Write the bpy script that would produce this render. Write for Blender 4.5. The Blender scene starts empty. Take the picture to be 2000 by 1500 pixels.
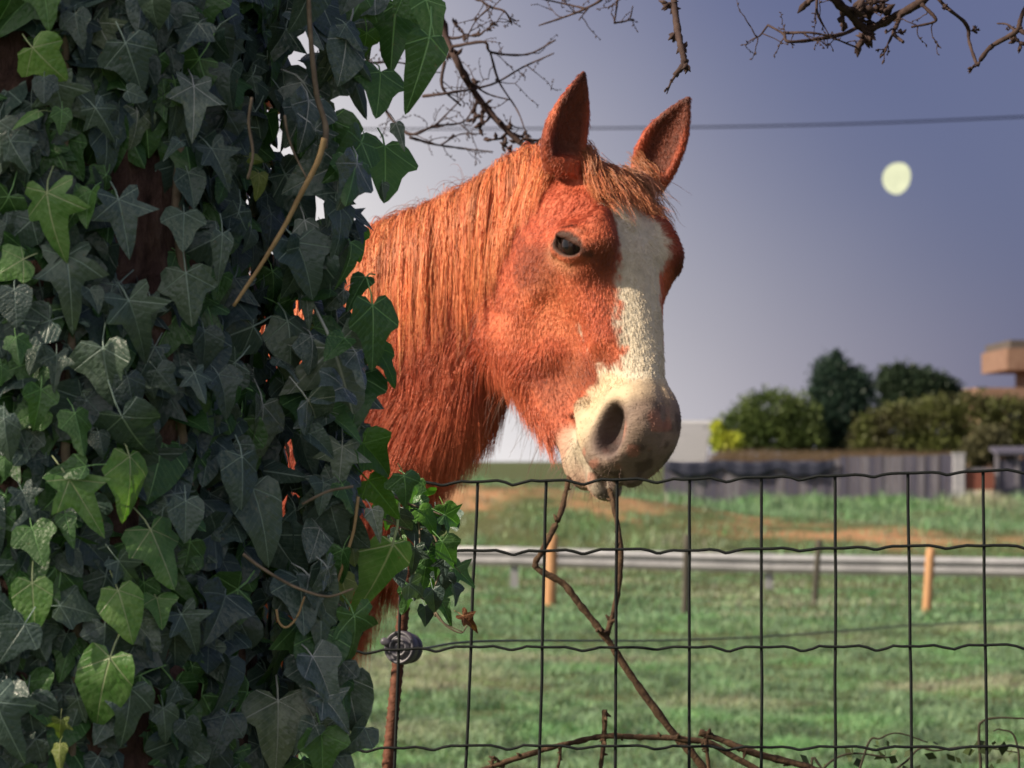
import bpy, bmesh, math, random
import numpy as np
from mathutils import Vector, Matrix

# ------------------------------------------------------------------ camera, sky, sun, exposure
scene = bpy.context.scene
COL = scene.collection
CAM_Z = 1.35            # eye height in metres
FOC = 5671.0            # focal length expressed in photo pixels (2000 px wide)
HZ = 900.0              # photo row of the horizon
cam_data = bpy.data.cameras.new('camera')
cam_data.sensor_width = 36.0
cam_data.lens = FOC / 2000.0 * 36.0
cam_data.shift_y = (HZ - 750.0) / 2000.0
cam_data.clip_start = 0.05
cam_data.clip_end = 9000.0
cam_data.dof.use_dof = True
cam_data.dof.focus_distance = 3.85
cam_data.dof.aperture_fstop = 12.0
cam = bpy.data.objects.new('camera', cam_data)
COL.objects.link(cam)
cam.location = (0, 0, CAM_Z)
cam.rotation_euler = (math.radians(90), 0, 0)
scene.camera = cam

SUN_AZ = math.radians(-112.0)     # clockwise from +Y (the view direction); negative is to the left
SUN_EL = math.radians(33.0)
SUN_DIR = Vector((math.sin(SUN_AZ) * math.cos(SUN_EL), math.cos(SUN_AZ) * math.cos(SUN_EL), math.sin(SUN_EL)))

world = bpy.data.worlds.new('World')
scene.world = world
world.use_nodes = True
wn = world.node_tree
wn.nodes.clear()
w_out = wn.nodes.new('ShaderNodeOutputWorld')
w_bg = wn.nodes.new('ShaderNodeBackground')
w_sky = wn.nodes.new('ShaderNodeTexSky')
w_sky.sky_type = 'NISHITA'
w_sky.sun_disc = False
w_sky.sun_elevation = SUN_EL
w_sky.sun_rotation = SUN_AZ
w_sky.altitude = 50
w_sky.air_density = 1.0
w_sky.dust_density = 2.0
w_sky.ozone_density = 4.0
w_bg.inputs['Strength'].default_value = 0.058
# thin bright haze that thickens towards the sun's side of the sky and towards the horizon
w_geo = wn.nodes.new('ShaderNodeTexCoord')
w_sep = wn.nodes.new('ShaderNodeSeparateXYZ')
wn.links.new(w_geo.outputs['Generated'], w_sep.inputs[0])
def w_math(op, a, b=None, c=None, clamp=False):
    n = wn.nodes.new('ShaderNodeMath'); n.operation = op; n.use_clamp = clamp
    for i, v in enumerate((a, b, c)):
        if v is None: continue
        if isinstance(v, (int, float)): n.inputs[i].default_value = v
        else: wn.links.new(v, n.inputs[i])
    return n.outputs[0]
w_az = w_math('ARCTAN2', w_sep.outputs[0], w_sep.outputs[1])            # 0 ahead, + to the right
w_dist = w_math('ABSOLUTE', w_math('WRAP', w_math('SUBTRACT', w_az, SUN_AZ), math.pi, -math.pi))   # angle away from the sun's side
w_el = w_math('ABSOLUTE', w_sep.outputs[2])
w_drive = w_math('ADD', w_math('SUBTRACT', w_dist, -SUN_AZ), w_math('MULTIPLY', w_el, 0.8))
w_noise = wn.nodes.new('ShaderNodeTexNoise'); w_noise.inputs['Scale'].default_value = 5.0; w_noise.inputs['Detail'].default_value = 3.0
wn.links.new(w_geo.outputs['Generated'], w_noise.inputs['Vector'])
w_drive = w_math('ADD', w_drive, w_math('MULTIPLY', w_math('SUBTRACT', w_noise.outputs['Fac'], 0.5), 0.05))   # faint unevenness of the haze
w_map = wn.nodes.new('ShaderNodeMapRange')
w_map.inputs['From Min'].default_value = 0.245
w_map.inputs['From Max'].default_value = 0.0
wn.links.new(w_drive, w_map.inputs['Value'])
w_fac = w_math('POWER', w_map.outputs[0], 1.8)
w_tint = wn.nodes.new('ShaderNodeMix'); w_tint.data_type = 'RGBA'
w_tint.inputs[0].default_value = 0.72
wn.links.new(w_sky.outputs[0], w_tint.inputs[6])
w_tint.inputs[7].default_value = (1.28, 1.20, 2.75, 1)
w_mix = wn.nodes.new('ShaderNodeMix'); w_mix.data_type = 'RGBA'
wn.links.new(w_fac, w_mix.inputs[0])
wn.links.new(w_tint.outputs[2], w_mix.inputs[6])
w_mix.inputs[7].default_value = (9.4, 9.0, 9.0, 1)
wn.links.new(w_mix.outputs[2], w_bg.inputs['Color'])
wn.links.new(w_bg.outputs[0], w_out.inputs['Surface'])

sun_data = bpy.data.lights.new('sun', 'SUN')
sun_data.energy = 5.0
sun_data.angle = math.radians(0.6)
sun_data.color = (1.0, 0.86, 0.66)
sun = bpy.data.objects.new('sun', sun_data)
COL.objects.link(sun)
sun.rotation_euler = SUN_DIR.to_track_quat('Z', 'Y').to_euler()
sun.location = SUN_DIR * 30

scene.view_settings.view_transform = 'Standard'
scene.view_settings.look = 'None'
scene.view_settings.exposure = 0.6
scene.view_settings.gamma = 1.0
scene.view_settings.use_curve_mapping = False
scene.render.engine = 'CYCLES'
scene.cycles.use_denoising = True
scene.cycles.max_bounces = 6
scene.cycles.transparent_max_bounces = 6
scene.cycles.caustics_reflective = False
scene.cycles.caustics_refractive = False

# ------------------------------------------------------------------ helpers
RNG = np.random.default_rng(7)
random.seed(7)
def P(px, py, d):
    """world point seen at photo pixel (px, py) at distance d ahead of the camera"""
    return np.array([(px - 1000.0) * d / FOC, d, CAM_Z + (HZ - py) * d / FOC])

def link(o, parent=None):
    COL.objects.link(o)
    if parent is not None:
        o.parent = parent
    return o

def tag(o, label=None, cat=None, group=None, kind=None):
    if label: o['label'] = label
    if cat: o['category'] = cat
    if group: o['group'] = group
    if kind: o['kind'] = kind
    return o

def empty(name, loc=(0, 0, 0)):
    o = bpy.data.objects.new(name, None)
    o.location = loc
    o.empty_display_size = 0.1
    return link(o)

def mesh_obj(name, verts, faces, mat, parent=None, smooth=True, world_coords=True):
    me = bpy.data.meshes.new(name)
    verts = np.asarray(verts, dtype=np.float64)
    if parent is not None and world_coords:
        verts = verts - np.array(parent_world(parent))
    if isinstance(faces, np.ndarray):
        n = faces.shape[1]
        me.vertices.add(len(verts)); me.vertices.foreach_set('co', verts.astype(np.float32).ravel())
        me.loops.add(faces.size); me.loops.foreach_set('vertex_index', faces.astype(np.int32).ravel())
        me.polygons.add(len(faces))
        me.polygons.foreach_set('loop_start', np.arange(0, faces.size, n, dtype=np.int32))
        me.update(calc_edges=True)
    else:
        me.from_pydata([tuple(v) for v in verts], [], faces)
    if smooth:
        me.polygons.foreach_set('use_smooth', np.ones(len(me.polygons), dtype=bool))
    if mat is not None:
        for m in (mat if isinstance(mat, (list, tuple)) else [mat]):
            me.materials.append(m)
    o = bpy.data.objects.new(name, me)
    return link(o, parent)

def parent_world(o):
    v = Vector((0, 0, 0))
    while o is not None:
        v = v + o.location
        o = o.parent
    return v

class MB:
    """collects simple shapes for one mesh"""
    def __init__(self): self.v = []; self.f = []
    def box(self, c, size, rz=0.0, rx=0.0, ry=0.0):
        M = Matrix.Translation(Vector(c)) @ Matrix.Rotation(rz, 4, 'Z') @ Matrix.Rotation(ry, 4, 'Y') @ Matrix.Rotation(rx, 4, 'X')
        b = len(self.v); h = [s / 2 for s in size]
        ch = min(h) * 0.18
        for z in (-h[2], h[2]):
            for x, y in ((-h[0] + ch, -h[1]), (h[0] - ch, -h[1]), (h[0], -h[1] + ch), (h[0], h[1] - ch), (h[0] - ch, h[1]), (-h[0] + ch, h[1]), (-h[0], h[1] - ch), (-h[0], -h[1] + ch)):
                self.v.append(tuple(M @ Vector((x, y, z))))
        self.f.append([b + i for i in range(7, -1, -1)]); self.f.append([b + 8 + i for i in range(8)])
        for i in range(8):
            j = (i + 1) % 8
            self.f.append([b + i, b + j, b + 8 + j, b + 8 + i])
        return self
    def tube(self, pts, radii, n=6, cap=True, twist=0.0, rough=0.0):
        pts = [np.asarray(p, float) for p in pts]
        if isinstance(radii, (int, float)): radii = [radii] * len(pts)
        b = len(self.v)
        ref = np.array([0.31, 0.17, 0.93])
        for i, p in enumerate(pts):
            a = pts[max(i - 1, 0)]; c = pts[min(i + 1, len(pts) - 1)]
            t = c - a; t = t / (np.linalg.norm(t) + 1e-9)
            if abs(t @ ref) > 0.95: ref = np.array([0.9, 0.3, 0.1])
            u = np.cross(t, ref); u /= np.linalg.norm(u)
            w = np.cross(t, u)
            for k in range(n):
                an = 2 * math.pi * k / n + twist * i
                r = radii[i] * (1 + rough * (random.random() - 0.5) * 2)
                self.v.append(tuple(p + (u * math.cos(an) + w * math.sin(an)) * r))
        for i in range(len(pts) - 1):
            for k in range(n):
                k2 = (k + 1) % n
                self.f.append([b + i * n + k, b + i * n + k2, b + (i + 1) * n + k2, b + (i + 1) * n + k])
        if cap:
            self.f.append([b + k for k in range(n)][::-1])
            self.f.append([b + (len(pts) - 1) * n + k for k in range(n)])
        return self
    def build(self, name, mat, parent=None, smooth=True):
        return mesh_obj(name, self.v, self.f, mat, parent, smooth)

def smooth_path(ctrl, per=6):
    """Catmull-Rom through the control points"""
    c = [np.asarray(p, float) for p in ctrl]
    c = [2 * c[0] - c[1]] + c + [2 * c[-1] - c[-2]]
    out = []
    for i in range(1, len(c) - 2):
        p0, p1, p2, p3 = c[i - 1], c[i], c[i + 1], c[i + 2]
        for k in range(per):
            t = k / per
            out.append(0.5 * ((2 * p1) + (-p0 + p2) * t + (2 * p0 - 5 * p1 + 4 * p2 - p3) * t * t + (-p0 + 3 * p1 - 3 * p2 + p3) * t ** 3))
    out.append(c[-2])
    return out

def taper(n, a, b):
    return [a + (b - a) * i / max(n - 1, 1) for i in range(n)]

# ------------------------------------------------------------------ materials
class NT:
    """a small node-tree builder"""
    def __init__(self, name):
        self.m = bpy.data.materials.new(name); self.m.use_nodes = True
        self.t = self.m.node_tree; self.t.nodes.clear()
        self.out = self.t.nodes.new('ShaderNodeOutputMaterial')
    def n(self, kind, **inp):
        nd = self.t.nodes.new(kind)
        for k, v in inp.items():
            if k.startswith('_'): setattr(nd, k[1:], v)
        for k, v in inp.items():
            if k.startswith('_'): continue
            key = int(k[1:]) if k[0] == 'i' and k[1:].isdigit() else k.replace('__', ' ')
            s = nd.inputs[key]
            if isinstance(v, bpy.types.NodeSocket): self.t.links.new(v, s)
            else: s.default_value = v
        return nd
    def math(self, op, a, b=0.0, clamp=False):
        nd = self.t.nodes.new('ShaderNodeMath'); nd.operation = op; nd.use_clamp = clamp
        for i, v in enumerate((a, b)):
            if isinstance(v, bpy.types.NodeSocket): self.t.links.new(v, nd.inputs[i])
            else: nd.inputs[i].default_value = v
        return nd.outputs[0]
    def mix(self, fac, a, b, blend='MIX'):
        nd = self.t.nodes.new('ShaderNodeMix'); nd.data_type = 'RGBA'; nd.blend_type = blend
        for i, v in ((0, fac), (6, a), (7, b)):
            if isinstance(v, bpy.types.NodeSocket): self.t.links.new(v, nd.inputs[i])
            else: nd.inputs[i].default_value = v if not isinstance(v, tuple) or len(v) == 4 else (*v, 1)
        return nd.outputs[2]
    def ramp(self, fac, stops):
        nd = self.t.nodes.new('ShaderNodeValToRGB')
        el = nd.color_ramp.elements
        while len(el) < len(stops): el.new(0.5)
        for e, (p, c) in zip(el, stops):
            e.position = p; e.color = (*c, 1) if len(c) == 3 else c
        self.t.links.new(fac, nd.inputs[0])
        return nd.outputs[0]
    def noise(self, scale, detail=4.0, rough=0.55, vec=None, dist=0.0):
        nd = self.t.nodes.new('ShaderNodeTexNoise')
        nd.inputs['Scale'].default_value = scale; nd.inputs['Detail'].default_value = detail
        nd.inputs['Roughness'].default_value = rough; nd.inputs['Distortion'].default_value = dist
        if vec is not None: self.t.links.new(vec, nd.inputs['Vector'])
        return nd.outputs['Fac']
    def coord(self, which='Object'):
        nd = self.t.nodes.new('ShaderNodeTexCoord')
        return nd.outputs[which]
    def pos(self):
        return self.t.nodes.new('ShaderNodeNewGeometry').outputs['Position']
    def mapping(self, vec, scale=(1, 1, 1)):
        nd = self.t.nodes.new('ShaderNodeMapping'); self.t.links.new(vec, nd.inputs['Vector'])
        nd.inputs['Scale'].default_value = scale
        return nd.outputs[0]
    def bump(self, height, strength=0.4, dist=0.01):
        nd = self.t.nodes.new('ShaderNodeBump'); nd.inputs['Strength'].default_value = strength
        nd.inputs['Distance'].default_value = dist; self.t.links.new(height, nd.inputs['Height'])
        return nd.outputs[0]
    def finish(self, color, rough=0.6, metallic=0.0, normal=None, spec=0.5, **kw):
        nd = self.n('ShaderNodeBsdfPrincipled')
        for k, v in (('Base Color', color), ('Roughness', rough), ('Metallic', metallic), ('Specular IOR Level', spec), ('Normal', normal)) + tuple(kw.items()):
            if v is None: continue
            s = nd.inputs[k]
            if isinstance(v, bpy.types.NodeSocket): self.t.links.new(v, s)
            else: s.default_value = (*v, 1) if isinstance(v, tuple) and len(v) == 3 else v
        self.t.links.new(nd.outputs[0], self.out.inputs['Surface'])
        self.bsdf = nd
        return self.m

def plain(name, c1, c2, scale=20.0, rough=0.6, metallic=0.0, bump=0.3, dist=0.003, spec=0.4, stretch=(1, 1, 1)):
    t = NT(name)
    v = t.mapping(t.pos(), stretch)
    f = t.noise(scale, 6, 0.6, v)
    c = t.ramp(f, [(0.3, c1), (0.7, c2)])
    return t.finish(c, rough, metallic, t.bump(t.noise(scale * 3, 4, 0.6, v), bump, dist), spec)
# ------------------------------------------------------------------ the horse: one continuous body grown from an implicit surface
A_, P_, R_ = math.radians(43), math.radians(56), math.radians(9)
def _roll(v):
    x, y, z = v
    return np.array([x * math.cos(R_) + z * math.sin(R_), y, -x * math.sin(R_) + z * math.cos(R_)])
_h = np.array([math.sin(A_), -math.cos(A_), 0.0])
HF = _roll(math.cos(P_) * _h + math.sin(P_) * np.array([0, 0, -1.0]))     # along the face, poll to muzzle
HU = _roll(math.sin(P_) * _h + math.cos(P_) * np.array([0, 0, 1.0]))      # out of the forehead
HS = _roll(np.array([-math.cos(A_), -math.sin(A_), 0.0]))                 # out of the cheek that faces the camera
HO = P(1150, 322, 5.05)
HSC = np.array([.905, 1.05, 1.26])                                        # broad, deep head of a heavy breed
HM = np.stack([HF, HS, HU])
def H2W(f, s, z): return HO + f * HSC[0] * HF + s * HSC[1] * HS + z * HSC[2] * HU
def W2H(p): return ((p - HO) @ HM.T) / HSC

def smin(a, b, k):
    h = np.maximum(k - np.abs(a - b), 0) / k
    return np.minimum(a, b) - h * h * k * 0.25
def smax(a, b, k): return -smin(-a, -b, k)
def ell(p, c, r, R=None):
    q = p - np.asarray(c)
    if R is not None: q = q @ np.asarray(R).T
    r = np.asarray(r)
    k0 = np.sqrt(((q / r) ** 2).sum(-1)) + 1e-9
    k1 = np.sqrt(((q / (r * r)) ** 2).sum(-1)) + 1e-9
    return k0 * (k0 - 1) / k1
def cone(p, a, b, ra, rb):
    a = np.asarray(a, float); b = np.asarray(b, float)
    ab = b - a; t = np.clip(((p - a) @ ab) / (ab @ ab), 0, 1)
    return np.linalg.norm(p - a - t[..., None] * ab, axis=-1) - (ra + (rb - ra) * t)
def basis(x, y):
    x = np.asarray(x, float); x = x / np.linalg.norm(x)
    y = np.asarray(y, float); y = y - x * (x @ y); y = y / np.linalg.norm(y)
    return np.stack([x, y, np.cross(x, y)])

# head profiles along the face (metres from the poll)
_ff = np.array([-.08, -.03, .0, .06, .12, .18, .24, .32, .40, .47, .53, .58, .615, .635])
_zd = np.array([-.06, -.02, .0, .030, .047, .053, .050, .036, .021, .008, -.002, -.022, -.052, -.075])
_zv = np.array([-.13, -.14, -.14, -.14, -.145, -.15, -.15, -.142, -.13, -.122, -.118, -.114, -.105, -.095])
_hw = np.array([.05, .060, .068, .080, .092, .098, .088, .070, .057, .046, .039, .031, .021, .011])
def head_sdf(p):
    q = W2H(p); f = q[..., 0]; s = np.abs(q[..., 1]); z = q[..., 2]
    sv = q[..., 1]
    fc = np.clip(f, -.08, .635)
    zd = np.interp(fc, _ff, _zd); zv = np.interp(fc, _ff, _zv); hw = np.interp(fc, _ff, _hw)
    zc = (zd + zv) / 2; hz = (zd - zv) / 2
    zz = (z - zc) / hz
    w = hw * (1.0 - 0.16 * np.clip(zz, 0, 1) ** 2 - 0.12 * np.clip(-zz, 0, 1))
    e = 2.5
    k = (np.abs(s / w) ** e + np.abs(zz) ** e + 1e-9) ** (1 / e)
    d = (k - 1) * np.minimum(w, hz)
    ax = np.maximum(np.maximum(-.08 - f, f - .635), 0)
    d = np.where(ax > 0, np.sqrt(np.maximum(d, 0) ** 2 + ax ** 2), d)
    Q = np.stack([f, s, z], -1)
    QO = np.stack([f, s + np.where(sv < 0, .014, 0.0), z], -1)
    # orbit, brow and cheek
    d = smin(d, ell(QO, (.210, .083, .010), (.058, .034, .040)), .035)
    d = smin(d, cone(QO, (.165, .080, .034), (.225, .088, .040), .022, .016), .025)
    d = smin(d, cone(Q, (.225, .070, -.022), (.375, .056, -.040), .016, .010), .05)
    d = smin(d, ell(Q, (.195, .046, -.120), (.150, .044, .130)), .045)
    d = smin(d, ell(Q, (.115, .042, -.130), (.085, .034, .115)), .04)
    d = smin(d, cone(Q, (.24, .026, -.195), (.52, .012, -.146), .042, .028), .04)
    # hollow above the eye and behind the nasal bone
    d = smax(d, -ell(Q, (.135, .100, .030), (.030, .022, .022)), .03)
    d = smax(d, -ell(Q, (.38, .092, -.095), (.11, .028, .040)), .06)
    # muzzle: nostril swelling, lips, chin
    QM = np.stack([f, s + np.where(sv < 0, .009, 0.0), z], -1)
    d = smin(d, ell(QM, (.532, .028, -.042), (.062, .026, .040)), .03)
    d = smin(d, ell(Q, (.562, .012, -.084), (.047, .030, .036)), .03)
    d = smin(d, ell(Q, (.545, .0, -.055), (.064, .034, .042)), .03)
    d = smin(d, ell(Q, (.555, .030, -.098), (.055, .036, .026)), .025)
    d = smin(d, ell(Q, (.545, .0, -.160), (.045, .032, .026)), .025)
    d = smin(d, ell(Q, (.598, .0, -.134), (.034, .034, .020)), .02)
    # fold that runs from the corner of the mouth, and the split of the lips
    d = smin(d, cone(Q, (.460, .050, -.100), (.520, .054, -.112), .008, .009), .03)
    ml = z + .118 + .030 * np.clip((f - .50) / .12, 0, 1.2) * 0 + .25 * np.clip(.50 - f, 0, 1)
    slit = np.maximum(np.maximum(np.abs(ml) - .0055 - .002 * np.clip((f - .5) / .1, 0, 1), .462 - f), .010 - s)
    d = smax(d, -slit, .010)
    d = smax(d, -ell(Q, (.468, .066, -.124), (.018, .014, .006)), .010)
    # nostril
    Rn = basis((.93, .10, -.36), (.15, .95, .1))
    hole = ell(QM, (.548, .058, -.056), (.041, .032, .0190), Rn)
    rim = ell(QM, (.545, .040, -.058), (.052, .022, .036), Rn)
    d = smin(d, rim, .045)
    d = smax(d, -hole, .024)
    # eye opening
    Re = basis((.86, .05, .50), (0.0, 1, 0.05))
    sock = ell(QO, (.213, .1225, .006), (.0300, .026, .0150), Re)
    sock = np.maximum(sock, (-.5 * (f - .213) + .86 * (z - .006)) - .0048)
    lid = ell(QO, (.211, .1125, .007), (.038, .0155, .0245), Re)
    d = smin(d, lid, .018)
    d = smin(d, cone(QO, (.203, .114, -.020), (.192, .119, .002), .0085, .0095), .012)
    d = smin(d, cone(QO, (.192, .119, .002), (.203, .117, .028), .0095, .0075), .012)
    d = smax(d, -sock, .006)
    return d

def loft(p, pts, h, w, side, up_hint, e=2.2):
    """tube of elliptic sections along a nearly straight polyline"""
    pts = np.asarray(pts, float); c = pts[-1] - pts[0]; L = np.linalg.norm(c); c = c / L
    tt = (pts - pts[0]) @ c
    t = (p - pts[0]) @ c
    tc = np.clip(t, tt[0], tt[-1])
    C = np.stack([np.interp(tc, tt, pts[:, i]) for i in range(3)], -1)
    hh = np.interp(tc, tt, h); ww = np.interp(tc, tt, w)
    side = np.asarray(side, float); side = side - c * (c @ side); side /= np.linalg.norm(side)
    up = np.cross(side, c); up = up if up @ np.asarray(up_hint) > 0 else -up
    q = p - C
    y = q @ up; x = q @ side
    k = (np.abs(y / hh) ** e + np.abs(x / ww) ** e + 1e-9) ** (1 / e)
    d = (k - 1) * np.minimum(hh, ww)
    ax = np.maximum(np.maximum(tt[0] - t, t - tt[-1]), 0)
    return np.where(ax > 0, np.sqrt(np.maximum(d, 0) ** 2 + ax ** 2), d)

BODY_DIR = np.array([-0.80, 0.60, 0.0])
BODY_SIDE = np.array([-0.60, -0.80, 0.0])
SHO = np.array([-0.56, 5.46, 1.20])          # centre of the chest between the shoulders
NECK = [P(1085, 432, 5.13), P(1005, 508, 5.15), P(852, 618, 5.20), P(690, 762, 5.27), P(560, 868, 5.36)]
NECK_H = [.122, .150, .188, .212, .24]
NECK_W = [.070, .082, .095, .115, .15]
def body_sdf(p):
    d = loft(p, NECK, NECK_H, NECK_W, (-.45, -.89, 0), (0, 0, 1))
    # barrel, shoulder, breast and rump
    d = smin(d, loft(p, [SHO, SHO + BODY_DIR * .45 + np.array([0, 0, -.03]), SHO + BODY_DIR * .9 + np.array([0, 0, .0]), SHO + BODY_DIR * 1.25 + np.array([0, 0, .06])],
                     [.34, .35, .33, .27], [.24, .30, .29, .25], BODY_SIDE, (0, 0, 1)), .12)
    for s in (-1, 1):
        o = SHO + BODY_SIDE * .15 * s
        d = smin(d, ell(p, o + np.array([0.02, 0, .02]), (.20, .19, .30)), .10)
        el_ = o + np.array([0.0, 0.0, -.36]) + BODY_DIR * .06
        kn = o + np.array([0.02, -.01, -.74]) + BODY_DIR * .01
        ft = np.array([kn[0], kn[1], .25]); ho = np.array([kn[0] + .05, kn[1] - .04, .11])
        d = smin(d, cone(p, el_, kn, .105, .050), .08)
        d = smin(d, cone(p, kn, ft, .046, .038), .03)
        d = smin(d, cone(p, ft, ho, .042, .044), .03)
        d = smin(d, cone(p, ho, ho + np.array([.03, -.024, -.055]), .055, .052), .02)
        r = SHO + BODY_DIR * 1.28 + BODY_SIDE * .15 * s
        st = r + np.array([0, 0, -.30]) - BODY_DIR * .10
        hk = np.array([r[0], r[1], .58]) + BODY_DIR * .18
        fe = np.array([r[0], r[1], .24]) + BODY_DIR * .12
        d = smin(d, ell(p, r + np.array([0, 0, .02]), (.22, .20, .27)), .10)
        d = smin(d, cone(p, r + np.array([0, 0, -.1]), st, .20, .13), .08)
        d = smin(d, cone(p, st, hk, .12, .058), .06)
        d = smin(d, cone(p, hk, fe, .052, .040), .03)
        d = smin(d, cone(p, fe, np.array([fe[0], fe[1], .06]) - BODY_DIR * .05, .044, .055), .03)
    d = smin(d, ell(p, P(640, 1030, 5.30), (.11, .15, .20)), .10)
    d = smin(d, cone(p, P(520, 700, 5.38), P(330, 760, 5.62), .10, .14), .15)
    return d

def ear_sdf(p, base, tip, face, bend):
    base = np.asarray(base); tip = np.asarray(tip)
    ax = tip - base; L = np.linalg.norm(ax); ax = ax / L
    face = np.asarray(face, float); face = face - ax * (ax @ face); face /= np.linalg.norm(face)
    side = np.cross(ax, face)
    q = p - base
    t = q @ ax / L; tc = np.clip(t, -.05, 1)
    T = [-.05, .1, .25, .45, .62, .8, .93, 1.0]
    w = np.interp(tc, T, [.030, .038, .042, .041, .034, .021, .010, .003])
    g = np.interp(tc, T, [.030, .030, .028, .023, .018, .011, .006, .003])
    cb = np.interp(tc, T, np.array([0, .002, .003, .002, -.001, -.005, -.008, -.010]) * bend)
    x = q @ side - cb; y = q @ face
    k = np.sqrt((x / w) ** 2 + (y / g) ** 2) + 1e-9
    d = (k - 1) * np.minimum(w, g)
    axd = np.maximum(np.maximum(-.05 - t, t - 1), 0) * L
    d = np.where(axd > 0, np.sqrt(np.maximum(d, 0) ** 2 + axd ** 2), d)
    wi = np.maximum(w - .0085, .0008); gi = np.maximum(g - .002, .0008)
    yi = y - np.interp(tc, T, [.030, .026, .020, .016, .013, .010, .008, .008])
    ki = np.sqrt((x / wi) ** 2 + (yi / gi) ** 2) + 1e-9
    di = (ki - 1) * np.minimum(wi, gi)
    di = np.maximum(di, (.12 - t) * L * .8); di = np.maximum(di, (t - .93) * L)
    return smax(d, -di, .008)

EARS = [(P(1098, 325, 4.99), P(1128, 138, 4.95), (.50, -.86, .10), -1.3),
        (P(1268, 352, 5.10), P(1336, 184, 5.05), (-.25, -.95, .05), -1.0)]
def horse_sdf(p):
    d = smin(head_sdf(p), body_sdf(p), .035)
    for e in EARS:
        d = smin(d, ear_sdf(p, *e), .022)
    return d

def grid_axis(lo, a, b, hi, fine, coarse):
    l = np.arange(a, lo, -coarse)[::-1][:-1] if lo < a else np.array([])
    m = np.arange(a, b, fine)
    r = np.arange(b, hi + coarse, coarse)
    return np.concatenate([l, m, r])

def surface_nets(gx, gy, gz, fn, B=4):
    def pad(g):
        while (len(g) - 1) % B: g = np.append(g, g[-1] + (g[-1] - g[-2]))
        return g
    gx, gy, gz = pad(gx), pad(gy), pad(gz)
    nx, ny, nz = len(gx), len(gy), len(gz)
    # coarse pass over blocks
    bc = [0.5 * (g[:-1:B] + g[B::B]) for g in (gx, gy, gz)]
    bh = [0.5 * (g[B::B] - g[:-1:B]) for g in (gx, gy, gz)]
    C = np.stack(np.meshgrid(*bc, indexing='ij'), -1).reshape(-1, 3)
    Rr = np.sqrt(sum(h ** 2 for h in np.meshgrid(*bh, indexing='ij'))).reshape(-1)
    dc = fn(C)
    near = np.abs(dc) < Rr * 1.7 + .02
    D = np.empty((nx, ny, nz), np.float32)
    sgn = np.where(dc > 0, 1.0, -1.0).reshape(len(bc[0]), len(bc[1]), len(bc[2]))
    full = np.repeat(np.repeat(np.repeat(sgn, B, 0), B, 1), B, 2)
    D[:-1, :-1, :-1] = full; D[-1] = 1; D[:, -1] = 1; D[:, :, -1] = 1
    need = np.zeros((nx, ny, nz), bool)
    nb = near.reshape(sgn.shape)
    nf = np.repeat(np.repeat(np.repeat(nb, B, 0), B, 1), B, 2)
    for dx in (0, 1):
        for dy in (0, 1):
            for dz in (0, 1):
                need[dx:nx - 1 + dx, dy:ny - 1 + dy, dz:nz - 1 + dz] |= nf
    ii = np.argwhere(need)
    pts = np.stack([gx[ii[:, 0]], gy[ii[:, 1]], gz[ii[:, 2]]], -1)
    vals = np.concatenate([fn(c) for c in np.array_split(pts, max(1, len(pts) // 400000))])
    D[ii[:, 0], ii[:, 1], ii[:, 2]] = vals
    S = D < 0
    cnt = np.zeros((nx - 1, ny - 1, nz - 1), np.uint8)
    for dx in (0, 1):
        for dy in (0, 1):
            for dz in (0, 1):
                cnt += S[dx:nx - 1 + dx, dy:ny - 1 + dy, dz:nz - 1 + dz]
    cells = np.argwhere((cnt > 0) & (cnt < 8))
    idx = np.full((nx - 1, ny - 1, nz - 1), -1, np.int32)
    idx[cells[:, 0], cells[:, 1], cells[:, 2]] = np.arange(len(cells))
    acc = np.zeros((len(cells), 3)); num = np.zeros(len(cells))
    G = (gx, gy, gz)
    for axis in range(3):
        o1, o2 = [a for a in range(3) if a != axis]
        for u in (0, 1):
            for v in (0, 1):
                off = np.zeros(3, int); off[o1] = u; off[o2] = v
                a = cells + off; b = a.copy(); b[:, axis] += 1
                da = D[a[:, 0], a[:, 1], a[:, 2]]; db = D[b[:, 0], b[:, 1], b[:, 2]]
                x = (da < 0) != (db < 0)
                t = np.where(x, da / np.where(x, da - db, 1), 0)
                pa = np.stack([G[i][a[:, i]] for i in range(3)], -1); pb = np.stack([G[i][b[:, i]] for i in range(3)], -1)
                acc += np.where(x[:, None], pa + (pb - pa) * t[:, None], 0); num += x
    V = acc / np.maximum(num, 1)[:, None]
    F = []
    for axis in range(3):
        o1, o2 = (axis + 1) % 3, (axis + 2) % 3
        sl = [slice(1, -1)] * 3; sl[axis] = slice(0, -1)
        a = S[tuple(sl)]
        sl2 = list(sl); sl2[axis] = slice(1, None)
        e = np.argwhere(a != S[tuple(sl2)])
        add = np.ones(3, int); add[axis] = 0
        e = e + add
        inside = S[e[:, 0], e[:, 1], e[:, 2]]
        def cell(u, v):
            c = e.copy(); c[:, o1] -= u; c[:, o2] -= v
            return idx[c[:, 0], c[:, 1], c[:, 2]]
        q = np.stack([cell(1, 1), cell(0, 1), cell(0, 0), cell(1, 0)], -1)
        q[~inside] = q[~inside][:, ::-1]
        F.append(q)
    F = np.concatenate(F)
    F = F[(F >= 0).all(1)]
    return V, F

def sdf_grad(fn, p, e=.0015):
    g = np.stack([fn(p + np.eye(3)[i] * e) - fn(p - np.eye(3)[i] * e) for i in range(3)], -1)
    return g / (np.linalg.norm(g, axis=-1, keepdims=True) + 1e-9)

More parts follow.
